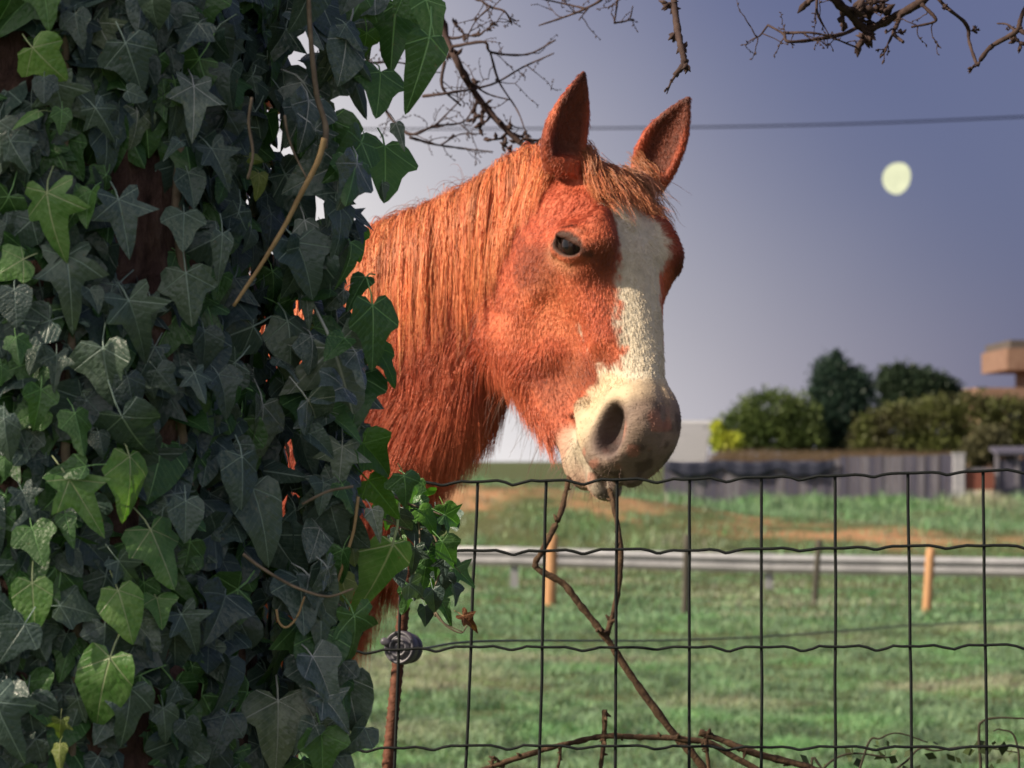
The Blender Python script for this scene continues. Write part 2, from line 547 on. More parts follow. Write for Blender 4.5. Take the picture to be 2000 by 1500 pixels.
gx = grid_axis(-2.15, -.40, .42, .46, .0042, .022)
gy = grid_axis(4.50, 4.58, 5.34, 6.95, .0042, .022)
gz = grid_axis(-.06, 1.02, 2.10, 2.14, .0042, .022)
HV, HFc = surface_nets(gx, gy, gz, horse_sdf)
for _ in range(2):
    d_ = horse_sdf(HV)
    g_ = sdf_grad(horse_sdf, HV)
    HV = HV - g_ * np.clip(d_, -.004, .004)[:, None]
HN = sdf_grad(horse_sdf, HV)

def vnoise(p, scale, seed=0):
    """cheap smooth 3-D value noise in 0..1"""
    p = np.asarray(p) * scale + seed * 17.3
    i = np.floor(p).astype(np.int64); f = p - i; f = f * f * (3 - 2 * f)
    def hsh(a):
        n = (a[..., 0] * 73856093) ^ (a[..., 1] * 19349663) ^ (a[..., 2] * 83492791) ^ (seed * 2654435)
        n = (n ^ (n >> 13)) * 1274126177
        return ((n ^ (n >> 16)) & 0xffff) / 65535.0
    r = 0
    for dx in (0, 1):
        for dy in (0, 1):
            for dz in (0, 1):
                w = (f[..., 0] if dx else 1 - f[..., 0]) * (f[..., 1] if dy else 1 - f[..., 1]) * (f[..., 2] if dz else 1 - f[..., 2])
                r = r + w * hsh(i + np.array([dx, dy, dz]))
    return r
def sstep(a, b, x):
    t = np.clip((x - a) / (b - a), 0, 1); return t * t * (3 - 2 * t)

CHEST = np.array([.44, .090, .043]); WHITE = np.array([.70, .61, .48]); SKIN = np.array([.185, .125, .108]); DARK = np.array([.020, .016, .016])
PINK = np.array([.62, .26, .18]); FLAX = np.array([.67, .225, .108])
def coat_color(p):
    q = W2H(p); f, s, z = q[:, 0], q[:, 1], q[:, 2]
    n1 = vnoise(p, 22, 1); n2 = vnoise(p, 90, 2); n3 = vnoise(p, 260, 3)
    isb = body_sdf(p) < head_sdf(p)
    n4 = vnoise(p, 7, 9)
    c = CHEST * (0.72 + .30 * n1 + .25 * n2 + .2 * n4)[:, None]
    # paler hair round the eye, on the cheek and towards the muzzle
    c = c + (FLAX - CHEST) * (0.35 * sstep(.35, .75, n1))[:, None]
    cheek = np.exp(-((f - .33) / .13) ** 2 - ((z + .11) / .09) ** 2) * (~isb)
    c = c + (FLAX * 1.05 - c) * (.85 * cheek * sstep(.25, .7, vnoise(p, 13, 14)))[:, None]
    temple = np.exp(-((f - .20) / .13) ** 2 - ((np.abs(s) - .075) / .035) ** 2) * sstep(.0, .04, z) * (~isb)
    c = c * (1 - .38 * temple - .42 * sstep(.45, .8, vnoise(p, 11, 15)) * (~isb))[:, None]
    jag = (n2 - .5) * .018 + (n1 - .5) * .020 + (n3 - .5) * .01
    # the blaze
    w = np.interp(f, [.07, .10, .14, .20, .28, .36, .44, .50], [.0, .016, .042, .054, .050, .043, .042, .054])
    bl = sstep(.006, -.006, np.abs(s - .006) - w + jag) * sstep(.07, .09, f) * (z > -.06) * (~isb)
    c = c + (WHITE * (0.86 + .25 * n2)[:, None] - c) * bl[:, None]
    # white muzzle turning to grey pink skin round nostril and lips
    edge = np.interp(z, [-.20, -.165, -.13, -.10, -.05, 0.0], [.535, .53, .49, .445, .425, .48]) + .02 * (n1 - .5)
    mz = sstep(-.012, .016, f - edge + jag * 1.2) * (~isb)
    c = c + (WHITE * np.array([.86, .76, .64]) * (0.80 + .3 * n2)[:, None] - c) * mz[:, None]
    sk = sstep(.500, .560, f + (n1 - .5) * .05 + .25 * (z + .05)) * (~isb)
    c = c + (SKIN * (0.75 + .6 * n1)[:, None] - c) * (sk * .85)[:, None]
    under = sstep(-.100, -.125, z) * sstep(.46, .50, f) * (~isb)
    c = c + (WHITE * .75 - c) * (under * .6)[:, None]
    mot = sstep(.48, .68, vnoise(p, 62, 6)) * sstep(.52, .58, f + .3 * (z + .07)) * (~isb)
    c = c + (np.array([.055, .032, .028]) - c) * (mot * .62)[:, None]
    pk = sstep(.58, .70, vnoise(p, 48, 5)) * sstep(.53, .57, f) * (~isb)
    c = c + (PINK * .62 - c) * (pk * .7)[:, None]
    chin = sstep(-.135, -.15, z) * sstep(.50, .54, f) * sstep(.02, -.01, s - .03) * (~isb)
    c = c + (np.array([.50, .24, .16]) - c) * (chin * .5)[:, None]
    Q = np.stack([f, np.abs(s), z], -1)
    Rn = basis((.93, .10, -.36), (.15, .95, .1))
    ho = ell(Q, (.548, .058, -.056), (.041, .032, .0190), Rn)
    ml = z + .118 + .25 * np.clip(.50 - f, 0, 1)
    sl = np.maximum(np.abs(ml) - .0045, .458 - f)
    c = c + (np.array([.07, .045, .042]) - c) * (.85 * sstep(.004, -.001, sl) * (np.abs(s) > .006))[:, None]  # shade inside the slit of the lips put into the colour
    c = c + (np.array([.13, .090, .085]) - c) * (.7 * sstep(.016, .003, ho))[:, None]
    c = c + (np.array([.022, .014, .017]) - c) * sstep(.006, -.005, ho)[:, None]
    c = c + (PINK * .9 - c) * (.6 * sstep(.014, .004, ho) * sstep(.0, .003, ho) * sstep(-.048, -.036, z) * sstep(.545, .565, f))[:, None]
    Re = basis((.86, .05, .50), (0.0, 1, 0.05))
    so = ell(Q, (.213, .1225, .006), (.0300, .026, .0150), Re)
    c = c + (np.array([.060, .026, .018]) - c) * sstep(.0075, .003, so)[:, None]
    c = c + (WHITE * np.array([.95, .75, .55]) - c) * (.30 * sstep(.040, .012, so) * sstep(.008, .014, so) * sstep(.01, -.02, z))[:, None]
    td = ell(Q, (.226, .118, .016), (.034, .03, .0055), Re)
    c = c + (np.array([.07, .03, .022]) - c) * (.8 * sstep(.004, .0, td))[:, None]
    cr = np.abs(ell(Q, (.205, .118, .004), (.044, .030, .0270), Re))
    c = c * (1 - .35 * sstep(.004, .001, cr) * (f < .212))[:, None]  # shade of the upper lid's crease painted in as a darker line
    # darker colour inside the ears and towards their tips
    for base, tip, face, b in EARS:
        base = np.asarray(base); ax = np.asarray(tip) - base; L = np.linalg.norm(ax); ax = ax / L
        face = np.asarray(face, float); face = face - ax * (ax @ face); face /= np.linalg.norm(face)
        side = np.cross(ax, face)
        qq = p - base; t = qq @ ax / L
        inn = (np.abs(ear_sdf(p, base, tip, face, b)) < .01) * sstep(-.2, .5, (HNp(p) @ face)) * sstep(.05, .2, t) * sstep(.036, .02, np.abs(qq @ side))
        c = c + (np.array([.085, .030, .020]) - c) * (.8 * inn)[:, None]
        c = c + (np.array([.06, .02, .016]) - c) * (.7 * sstep(.86, .97, t) * (np.abs(qq @ side) < .05) * (t < 1.1))[:, None]
    return np.clip(c, .004, .95)
def HNp(p): return sdf_grad(horse_sdf, p)

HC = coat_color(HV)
t = NT('horse_skin')
col = t.n('ShaderNodeAttribute', _attribute_name='coat').outputs['Color']
coat_skin = t.finish(t.mix(0.35, col, t.mix(t.noise(160, 3), (0.6, 0.6, 0.6), (1, 1, 1)), 'MULTIPLY'), .62, 0, t.bump(t.math('ADD', t.noise(240, 3), t.math('MULTIPLY', t.noise(75, 4, .6, t.mapping(t.pos(), (1, 1, 2.2))), 1.6)), .34, .005), .25)
t = NT('horse_hair')
col = t.n('ShaderNodeAttribute', _attribute_name='coat').outputs['Color']
coat_hair = t.finish(col, .40, 0, None, .38)

horse = empty('horse', (float(SHO[0]), float(SHO[1]), 0.0))
tag(horse, 'chestnut horse with a white blaze looking over the wire fence', 'horse')
body = mesh_obj('body', HV, HFc, coat_skin, horse)
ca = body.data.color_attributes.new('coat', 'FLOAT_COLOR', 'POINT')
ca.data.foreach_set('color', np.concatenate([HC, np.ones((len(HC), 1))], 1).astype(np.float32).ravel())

# eyes
t = NT('horse_eye')
g = t.coord('Object')
sep = t.n('ShaderNodeSeparateXYZ', Vector=g)
rr = t.math('SQRT', t.math('ADD', t.math('POWER', sep.outputs[0], 2.0), t.math('POWER', t.math('MULTIPLY', sep.outputs[2], 1.9), 2.0)))
ec = t.ramp(t.math('MULTIPLY', rr, 45.0), [(0.0, (.004, .004, .006)), (.42, (.004, .004, .006)), (.52, (.016, .008, .006)), (1.0, (.008, .005, .005))])
eye_mat = t.finish(ec, .05, 0, None, .35)
def uv_ball(r, nu=28, nv=18):
    v = [(0, r, 0)]
    for j in range(1, nv):
        for i in range(nu):
            th = math.pi * j / nv; ph = 2 * math.pi * i / nu
            v.append((r * math.sin(th) * math.cos(ph), r * math.cos(th), r * math.sin(th) * math.sin(ph)))
    v.append((0, -r, 0)); f = []
    for i in range(nu): f.append([0, 1 + (i + 1) % nu, 1 + i])
    for j in range(nv - 2):
        for i in range(nu):
            a = 1 + j * nu + i; b = 1 + j * nu + (i + 1) % nu
            f.append([a, b, b + nu, a + nu])
    e = len(v) - 1
    for i in range(nu): f.append([e, e - nu + i, e - nu + (i + 1) % nu])
    return v, f
for sg in (1, -1):
    v, f = uv_ball(.0275)
    e = mesh_obj('eye', v, f, eye_mat, None)
    e.parent = horse
    M = Matrix((HF, HS * sg, HU)).transposed()
    e.matrix_local = Matrix.Translation(Vector(H2W(.213, (.1012 if sg > 0 else .0875) * sg, .006)) - horse.location) @ M.to_4x4()

# hair
def hair(name, mat, pts, radii, colors, parent, tipfade=(1.0, 1.0)):
    """pts (n, k, 3) world, radii (k,) or (n, k), colors (n, 3)"""
    n, k, _ = pts.shape
    cu = bpy.data.hair_curves.new(name)
    cu.add_curves([k] * n)
    o = np.array(parent_world(parent))
    cu.attributes['position'].data.foreach_set('vector', (pts - o).astype(np.float32).ravel())
    ra = cu.attributes.get('radius') or cu.attributes.new('radius', 'FLOAT', 'POINT')
    ra.data.foreach_set('value', np.broadcast_to(np.asarray(radii, np.float32), (n, k)).ravel())
    grad = np.linspace(tipfade[0], tipfade[1], k)[None, :, None]
    pc = np.concatenate([np.clip(colors[:, None] * grad, 0, .95), np.ones((n, k, 1))], 2)
    cc = cu.attributes.new('coat', 'FLOAT_COLOR', 'POINT')
    cc.data.foreach_set('color', pc.astype(np.float32).ravel())
    cu.materials.append(mat)
    return link(bpy.data.objects.new(name, cu), parent)

def area_sample(V, F, weight, n, rng):
    a = V[F[:, 0]]; b = V[F[:, 1]]; c = V[F[:, 2]]; d = V[F[:, 3]]
    ar = (np.linalg.norm(np.cross(b - a, c - a), axis=1) + np.linalg.norm(np.cross(c - a, d - a), axis=1)) * weight
    i = np.searchsorted(np.cumsum(ar), rng.random(n) * ar.sum())
    i = np.minimum(i, len(F) - 1)
    u, v = rng.random(n)[:, None], rng.random(n)[:, None]
    w = [(1 - u) * (1 - v), u * (1 - v), u * v, (1 - u) * v]
    return sum(w[k] * V[F[i, k]] for k in range(4)), sum(w[k] * HN[F[i, k]] for k in range(4)), sum(w[k] * HC[F[i, k]] for k in range(4))

def short_coat(n, rng):
    fc = HV[HFc].mean(1); nf = HN[HFc].mean(1)
    view = fc - np.array([0, 0, CAM_Z]); view /= np.linalg.norm(view, axis=1, keepdims=True)
    vis = (nf * view).sum(1) < .35
    inreg = (fc[:, 0] > -.50) & (fc[:, 1] < 5.5) & (fc[:, 2] > .95)
    p, nn, c = area_sample(HV, HFc, vis * np.where(inreg, 1.0, .16), n, rng)
    q = W2H(p)
    hd = head_sdf(p); bd = body_sdf(p)
    neck = sstep(-.01, .05, hd - bd)
    Q = np.stack([q[:, 0], np.abs(q[:, 1]), q[:, 2]], -1)
    Re = basis((.86, .05, .50), (0.0, 1, 0.05)); Rn = basis((.93, .10, -.36), (.15, .95, .1))
    so = ell(Q, (.213, .1225, .006), (.0300, .026, .0150), Re); ho = ell(Q, (.548, .058, -.056), (.041, .032, .0190), Rn)
    slh = np.maximum(np.abs(q[:, 2] + .118 + .25 * np.clip(.50 - q[:, 0], 0, 1)) - .006, .46 - q[:, 0])
    keep = (so > .0035) & (ho > .008) & (slh > .004) & ((q[:, 0] < .48) | (rng.random(len(q)) < .20))
    # comb direction: whorl on the forehead, down the face, back over the cheek, down the neck
    wh = q - np.array([.205, 0, .05])
    whorl = wh[:, 0:1] * HF + wh[:, 1:2] * HS
    whorl /= np.linalg.norm(whorl, axis=1, keepdims=True) + 1e-6
    k = np.exp(-((wh[:, :2] ** 2).sum(1)) / .07 ** 2)[:, None]
    side = sstep(.03, .08, np.abs(q[:, 1]))[:, None]
    face = HF * .9 - HU * (.75 * side) + np.sign(q[:, 1:2]) * HS * .25
    neckd = np.array([-.25, 0, -1.0]) + BODY_DIR * .2
    cl = vnoise(p, 34, 11)[:, None] - .5; cl2 = vnoise(p, 34, 12)[:, None] - .5; cl3 = vnoise(p, 16, 13)[:, None] - .5
    d = face * (1 - k) + whorl * k * 1.6
    d = d * (1 - neck[:, None]) + neckd * neck[:, None]
    d = d / (np.linalg.norm(d, axis=1, keepdims=True) + 1e-6)
    d = d + HS * cl * .7 + HF * cl2 * .7 + np.array([.9, 0, 0]) * cl3 * (.5 + neck[:, None])
    d = d - nn * (d * nn).sum(1, keepdims=True)
    d = d / (np.linalg.norm(d, axis=1, keepdims=True) + 1e-6)
    under = sstep(.05, -.5, nn[:, 2]) * sstep(-.10, -.16, q[:, 2]) * (q[:, 0] < .5)
    ears = (q[:, 0] < .03) & (p[:, 2] > HO[2] + .02) & (hd > .012)
    L = .0088 * (1 - neck) + .026 * neck + .028 * under
    L = np.where(q[:, 0] > .47, .0042, L); L = np.where(ears, .008, L)
    L = np.where(np.minimum(so, 1) < .02, .005, L)
    L = L * rng.uniform(.55, 1.35, len(L))
    lift = np.where(c[:, 1] > .32, .06, .13) + .26 * neck + .30 * under + rng.normal(0, .10, len(L))
    d = d + rng.normal(0, .11, d.shape)
    curl = np.array([0, 0, -1.0])
    pts = np.stack([p - nn * .001,
                    p + L[:, None] * (.5 * d + (lift * .55)[:, None] * nn),
                    p + L[:, None] * (d + (lift * .65)[:, None] * nn + curl * (.25 * neck + .35 * under)[:, None])], 1)
    var = np.where((q[:, 0] > .47) | (c[:, 1] > .32), .10, .25)[:, None]
    c = c * (1 + var * rng.uniform(-1, 1, (len(c), 1)))
    return pts[keep], c[keep]
rng = np.random.default_rng(3)
cp, cc_ = short_coat(190000, rng)
hair('coat', coat_hair, cp, [.00042, .00036, .00010], cc_, horse)

def drape(start, vel, steps, step, rng, off, grav=1.0, stiff=.82, keepdown=None):
    """strands that fall from their roots and slide over the body"""
    p = start.copy(); v = vel / np.linalg.norm(vel, axis=1, keepdims=True)
    out = [p.copy()]
    g = np.array([0, 0, -1.0])
    for i in range(steps):
        v = v * stiff + g * (1 - stiff) * grav
        v = v / np.linalg.norm(v, axis=1, keepdims=True)
        p = p + v * step[:, None]
        d = horse_sdf(p)
        bad = d < off
        if bad.any():
            gr = sdf_grad(horse_sdf, p[bad])
            p[bad] = p[bad] + gr * (off[bad] - d[bad])[:, None]
            v[bad] = v[bad] - gr * np.minimum((v[bad] * gr).sum(1), 0)[:, None]
        out.append(p.copy())
    return np.stack(out, 1)

def clumped(roots, vels, lens, per, spread, tipspread, rng, steps=11, grav=1.0, stiff=.82, off=(.004, .016), colr=None):
    """a guide strand for each lock, then strands around it"""
    n = len(roots)
    guide = drape(roots, vels, steps, lens / steps, rng, rng.uniform(off[0], off[1], n), grav, stiff)
    S = []
    tt = np.linspace(0, 1, steps + 1)
    gi = np.repeat(np.arange(n), per)
    g = guide[gi]
    o1 = rng.normal(0, 1, (len(gi), 1, 3)); o2 = rng.normal(0, 1, (len(gi), 1, 3))
    sc = (spread * (1 - tt) + tipspread * tt)[None, :, None]
    cut = rng.uniform(.62, 1.0, len(gi))
    # resample each strand to its own length
    x = tt[None, :] * cut[:, None] * steps
    i0 = np.minimum(x.astype(int), steps - 1); fr = (x - i0)[..., None]
    ar = np.arange(len(gi))[:, None]
    pts = g[ar, i0] * (1 - fr) + g[ar, i0 + 1] * fr
    wav = np.sin(tt[None, :] * rng.uniform(4, 11, (len(gi), 1)) + rng.uniform(0, 6, (len(gi), 1)))[..., None] * rng.normal(0, .0040, (len(gi), 1, 3))
    pts = pts + o1 * sc + o2 * sc * .5 * tt[None, :, None] + wav * tt[None, :, None]
    base = colr[gi] if colr is not None else np.array([.50, .165, .062])[None]
    col = base * rng.uniform(.62, 1.35, (len(gi), 1)) * (1 + rng.normal(0, .05, (len(gi), 3)))
    return pts, np.clip(col, .01, .9)

# mane along the crest, falling on the side that faces the camera
crest_px = [(1120, 300, 5.06), (1060, 310, 5.10), (1000, 332, 5.13), (930, 362, 5.16), (860, 396, 5.19), (790, 434, 5.23), (720, 470, 5.28), (640, 505, 5.33), (560, 540, 5.40)]
crest = np.array(smooth_path([P(*c) for c in crest_px], 40))
nl = 420
ci = rng.integers(0, len(crest), nl)
roots = crest[ci] + rng.normal(0, .006, (nl, 3))
dd = horse_sdf(roots); gg = sdf_grad(horse_sdf, roots)
roots = roots - gg * (dd + .002)[:, None]
fr = ci / len(crest)
vel = np.array([-.02, -.75, -.10])[None] + rng.normal(0, .20, (nl, 3)) + np.array([-.18, 0, 0]) * rng.normal(0, 1, (nl, 1)) * .6
lens = (.12 + .16 * np.clip(fr * 2.2, 0, 1)) * rng.uniform(.5, 1.25, nl)
tone = rng.uniform(.62, 1.30, (nl, 1)) * (np.array([.68, .215, .088])[None] + rng.random((nl, 1)) * np.array([.08, .05, .03])[None])
mp, mc = clumped(roots, vel, lens, 52, .0070, .0028, rng, steps=12, stiff=.70, off=(.001, .010), colr=tone)
hair('mane', coat_hair, mp, np.r_[np.full(10, .00045), .00034, .00022, .0001], mc, horse, (.85, 1.25))

# forelock between the ears
nf_ = 70
fr_ = np.stack([H2W(.0 + rng.uniform(-.015, .030), rng.uniform(-.055, .045), .03) for _ in range(nf_)])
dd = horse_sdf(fr_); gg = sdf_grad(horse_sdf, fr_); fr_ = fr_ - gg * (dd + .002)[:, None]
sideways = np.array([W2H(r[None])[0][1] for r in fr_])
fv = HU[None] * .5 + HF[None] * .9 + HS[None] * (sideways * 6 + rng.normal(0, .15, nf_))[:, None]
fl = rng.uniform(.08, .17, nf_)
tone = rng.uniform(.75, 1.15, (nf_, 1)) * np.array([.46, .160, .070])[None]
fp, fc_ = clumped(fr_, fv, fl, 30, .006, .0022, rng, steps=11, stiff=.80, off=(.002, .012), colr=tone)
# long wisps that hang past the far temple
nw = 16
wr = np.stack([H2W(.02 + rng.uniform(-.01, .03), rng.uniform(-.085, -.055), .02) for _ in range(nw)])
wv = -HS[None] * rng.uniform(.5, 1.2, (nw, 1)) + HU[None] * .5 + HF[None] * .5 + rng.normal(0, .1, (nw, 3))
tone = rng.uniform(.8, 1.2, (nw, 1)) * np.array([.42, .19, .11])[None]
wp, wc = clumped(wr, wv, rng.uniform(.09, .17, nw), 16, .006, .012, rng, steps=11, stiff=.80, off=(.006, .025), colr=tone)
hair('forelock', coat_hair, np.concatenate([fp, wp]), np.r_[np.full(9, .00042), .00032, .0002, .0001], np.concatenate([fc_, wc]), horse, (.75, 1.25))

# fly-away hairs along crest and poll, whiskers on chin and lips
ns = 240
ci = rng.integers(0, len(crest), ns)
r0 = crest[ci] + rng.normal(0, .006, (ns, 3))
dd = horse_sdf(r0); gg = sdf_grad(horse_sdf, r0); r0 = r0 - gg * (dd + .002)[:, None]
sv_ = gg + np.array([-.3, 0, .2]) * rng.normal(0, 1, (ns, 1)) + rng.normal(0, .35, (ns, 3))
sp = drape(r0, sv_, 11, rng.uniform(.03, .10, ns) / 11, rng, np.full(ns, .004), 1.0, .80)
sc_ = np.tile(np.array([[.30, .13, .09]]), (ns, 1)) * rng.uniform(.5, 1.2, (ns, 1))
hair('flyaway_hair', coat_hair, sp, np.r_[np.full(9, .00030), .00024, .00016, .0001], sc_, horse)
def whisk(n, fr_, sr_, zr_, L, down, rng):
    q = np.stack([rng.uniform(*fr_, n), rng.uniform(*sr_, n), rng.uniform(*zr_, n)], -1)
    p = HO + (q * HSC) @ HM
    for _ in range(3):
        p = p - sdf_grad(horse_sdf, p) * horse_sdf(p)[:, None]
    g = sdf_grad(horse_sdf, p)
    d = g + rng.normal(0, .3, (n, 3)) + np.array([0, 0, -down])
    d /= np.linalg.norm(d, axis=1, keepdims=True)
    l = rng.uniform(L[0], L[1], n)
    tt = np.linspace(0, 1, 6)
    return p[:, None] + d[:, None] * (l[:, None] * tt)[..., None] + np.array([0, 0, -1.0]) * (tt ** 2)[None, :, None] * (l * .35)[:, None, None]
wk = np.concatenate([whisk(130, (.12, .50), (-.03, .05), (-.26, -.16), (.03, .085), .8, rng), whisk(70, (.50, .60), (-.04, .06), (-.19, -.13), (.015, .05), .6, rng), whisk(50, (.57, .63), (-.05, .06), (-.12, -.06), (.01, .035), .3, rng)])
lash = whisk(46, (.188, .200), (.112, .120), (-.016, .026), (.010, .018), .9, rng)
hair('eyelashes', coat_hair, lash, np.r_[.00032, .0003, .00028, .00024, .0002, .0001], np.tile([[.06, .03, .02]], (len(lash), 1)), horse)
hair('whiskers', coat_hair, wk, np.r_[.0003, .0003, .00026, .0002, .00015, .0001], np.tile([[.16, .10, .08]], (len(wk), 1)), horse)
# ------------------------------------------------------------------ the ground
_gz_d = np.array([-60, 3, 10, 47, 53, 85, 110, 4000.]); _gz_z = np.array([0, 0, -.12, -.76, -.70, .07, .10, .10])
def height(x, y):
    x = np.asarray(x, float); y = np.asarray(y, float)
    z = np.interp(y, _gz_d, _gz_z)
    px = 1000 + x / np.maximum(y, 1) * FOC
    c = 64 - .55 * x
    top = np.interp(px, [300, 900, 1060, 1300, 1500, 1850, 2600], [.95, .88, .70, .42, .16, -.10, -.2])
    base = np.interp(c, _gz_d, _gz_z)
    far = np.where(y > c, 7.5, 5.0)
    z = z + np.maximum(top - base, 0) * np.exp(-((y - c) / far) ** 2)
    p = np.stack([x, y, np.zeros_like(x)], -1)
    near = np.clip(y / 12, 0, 1)
    return z + near * ((vnoise(p, .55, 21) - .5) * .10 + (vnoise(p, 2.1, 22) - .5) * .045) + np.clip((y - 45) / 10, 0, 1) * (vnoise(p, .35, 23) - .5) * .16

def ground_at(px, py, d0=6.0, d1=90.0):
    """where the line of sight through a photo pixel meets the ground"""
    for d in np.linspace(d0, d1, 1500):
        q = P(px, py, d)
        if q[2] <= height(q[0], q[1]): return q
    return P(px, py, d1)

ys = np.concatenate([np.arange(-60, 4, 8), np.arange(4, 30, .35), np.arange(30, 95, .7), np.geomspace(95, 4000, 30)])
us = np.concatenate([np.linspace(-3.0, -.35, 14)[:-1], np.linspace(-.35, .35, 90), np.linspace(.35, 3.0, 14)[1:]])
gw = np.maximum(ys, 14)
GX = us[None, :] * gw[:, None]; GY = np.repeat(ys[:, None], len(us), 1)
GZ = height(GX, GY)
nxg = len(us)
idx_ = np.arange(len(ys) * nxg).reshape(len(ys), nxg)
gf = np.stack([idx_[:-1, :-1], idx_[:-1, 1:], idx_[1:, 1:], idx_[1:, :-1]], -1).reshape(-1, 4)
t = NT('field_soil')
p_ = t.pos()
n1 = t.noise(.45, 5, .6, p_); n2 = t.noise(5.0, 6, .65, p_); n3 = t.noise(24.0, 3, .6, p_)
c = t.ramp(n2, [(.30, (.040, .056, .024)), (.52, (.080, .108, .044)), (.72, (.140, .150, .075))])
c = t.mix(t.ramp(n1, [(.44, (0, 0, 0)), (.66, (.7, .7, .7))]), c, (.105, .092, .048))
# bare orange earth showing on the crest of the low bank
sp = t.n('ShaderNodeSeparateXYZ', Vector=p_)
line = t.math('SUBTRACT', sp.outputs[1], t.math('SUBTRACT', 62.6, t.math('MULTIPLY', sp.outputs[0], .55)))
line = t.math('ADD', line, t.math('MULTIPLY', t.math('SUBTRACT', t.noise(.45, 4, .65, p_), .5), 9.0))
band = t.n('ShaderNodeMapRange', Value=t.math('ABSOLUTE', line), i1=1.9, i2=.5, i3=0.0, i4=1.0).outputs[0]
gate = t.ramp(t.noise(.34, 4, .6, p_), [(.40, (0, 0, 0)), (.56, (1, 1, 1))])
c = t.mix(t.math('MULTIPLY', band, gate), c, t.ramp(n3, [(.3, (.30, .135, .065)), (.7, (.46, .28, .16))]))
ground_mat = t.finish(c, .9, 0, t.bump(n3, .6, .05), .1)
ground = mesh_obj('ground', np.stack([GX, GY, GZ], -1).reshape(-1, 3), gf, ground_mat)
tag(ground, kind='structure')

# ------------------------------------------------------------------ grass: far too many blades to count
t = NT('grass_blade')
col = t.n('ShaderNodeAttribute', _attribute_name='tone').outputs['Color']
t.finish(col, .55, 0, None, .3)
tr = t.n('ShaderNodeBsdfTranslucent', Color=t.mix(1.0, col, (1.0, 1.15, .6), 'MULTIPLY'))
ms = t.n('ShaderNodeMixShader', i0=.32); t.t.links.new(t.bsdf.outputs[0], ms.inputs[1]); t.t.links.new(tr.outputs[0], ms.inputs[2])
t.t.links.new(ms.outputs[0], t.out.inputs['Surface'])
grass_mat = t.m
def tone_attr(o, colors):
    a = o.data.color_attributes.new('tone', 'FLOAT_COLOR', 'POINT')
    a.data.foreach_set('color', np.concatenate([colors, np.ones((len(colors), 1))], 1).astype(np.float32).ravel())
def blades(x, y, h, w, lean, tone, rng):
    n = len(x); z = height(x, y) - .004
    b = np.stack([x, y, z], -1)
    an = rng.uniform(0, 2 * math.pi, n); side = np.stack([np.cos(an), np.sin(an), 0 * an], -1)
    la = rng.uniform(0, 2 * math.pi, n); ld = np.stack([np.cos(la), np.sin(la), 0 * la], -1)
    up = np.array([0, 0, 1.0])
    m = b + up * (h * .55)[:, None] + ld * (h * lean * .30)[:, None]
    tp = b + up * (h * rng.uniform(.7, 1.0, n))[:, None] + ld * (h * lean)[:, None]
    ww = (w / 2)[:, None]
    V = np.stack([b - side * ww, b + side * ww, m + side * ww * .8, m - side * ww * .8, tp], 1).reshape(-1, 3)
    k = np.arange(n)[:, None] * 5
    F = np.concatenate([k + [[0, 1, 2]], k + [[0, 2, 3]], k + [[3, 2, 4]]])
    return V, F, np.repeat(tone, 5, 0)
rg = np.random.default_rng(11)
def grass_tone(x, y, n):
    p = np.stack([x, y, 0 * x], -1)
    a = vnoise(p, .5, 31); b = vnoise(p, 2.2, 32); d = vnoise(p, 6.0, 33)
    g = np.array([.118, .175, .096]); dry = np.array([.235, .225, .155]); dk = np.array([.030, .048, .030]); lush = np.array([.115, .210, .090])
    t_ = g[None] + (lush - g)[None] * sstep(.5, .8, b)[:, None] + (dk - g)[None] * (.8 * sstep(.55, .25, d))[:, None] + (dry - g)[None] * (.75 * sstep(.55, .8, a))[:, None]
    return t_ * np.array([1.72, 1.82, 2.0]) * rg.uniform(.7, 1.35, (n, 1)) + np.array([.09, .075, .03])[None] * (rg.random((n, 1)) < .12)
n = 210000
d = 11.5 * (34.0 / 11.5) ** rg.random(n); x = rg.uniform(-.21, .21, n) * d
tuft = vnoise(np.stack([x, d, 0 * x], -1), 2.4, 41) * .6 + vnoise(np.stack([x, d, 0 * x], -1), 7.0, 42) * .4
h = (.018 + .085 * sstep(.25, .8, tuft)) * rg.uniform(.6, 1.3, n)
V1, F1, T1 = blades(x, d, h, .0035 + .00022 * d * rg.uniform(.6, 1.4, n), rg.uniform(.3, 1.5, n), grass_tone(x, d, n), rg)
n = 90000
d = 33 + 55 * rg.random(n) ** 1.1; x = rg.uniform(-.22, .22, n) * d
line_d = d - (62.6 - .55 * x)
keep = (np.abs(line_d) > 1.2) | (rg.random(n) < .55)
d, x = d[keep], x[keep]; n = len(d)
tuft = vnoise(np.stack([x, d, 0 * x], -1), 1.2, 43)
h = (.05 + .22 * sstep(.35, .85, tuft) * sstep(48, 58, d) + .06 * tuft) * rg.uniform(.6, 1.3, n)
V2, F2, T2 = blades(x, d, h, .012 + .012 * rg.random(n), rg.uniform(.2, .9, n), grass_tone(x, d, n) * np.array([.95, 1.0, 1.0]), rg)
n = 14000
d = rg.uniform(80, 85.6, n); x = rg.uniform(3.0, 17.0, n)
V4, F4, T4 = blades(x, d, (.10 + .45 * sstep(.4, .9, vnoise(np.stack([x, d, 0 * x], -1), .8, 44))) * rg.uniform(.5, 1.2, n), rg.uniform(.02, .04, n), rg.uniform(.1, .6, n), grass_tone(x, d, n), rg)
n = 16000
d = rg.uniform(2.4, 11.5, n); x = rg.uniform(-1.6, 1.6, n) * (1 + d / 12)
V3, F3, T3 = blades(x, d, rg.uniform(.03, .14, n), rg.uniform(.003, .007, n), rg.uniform(.3, 1.2, n), grass_tone(x, d, n), rg)
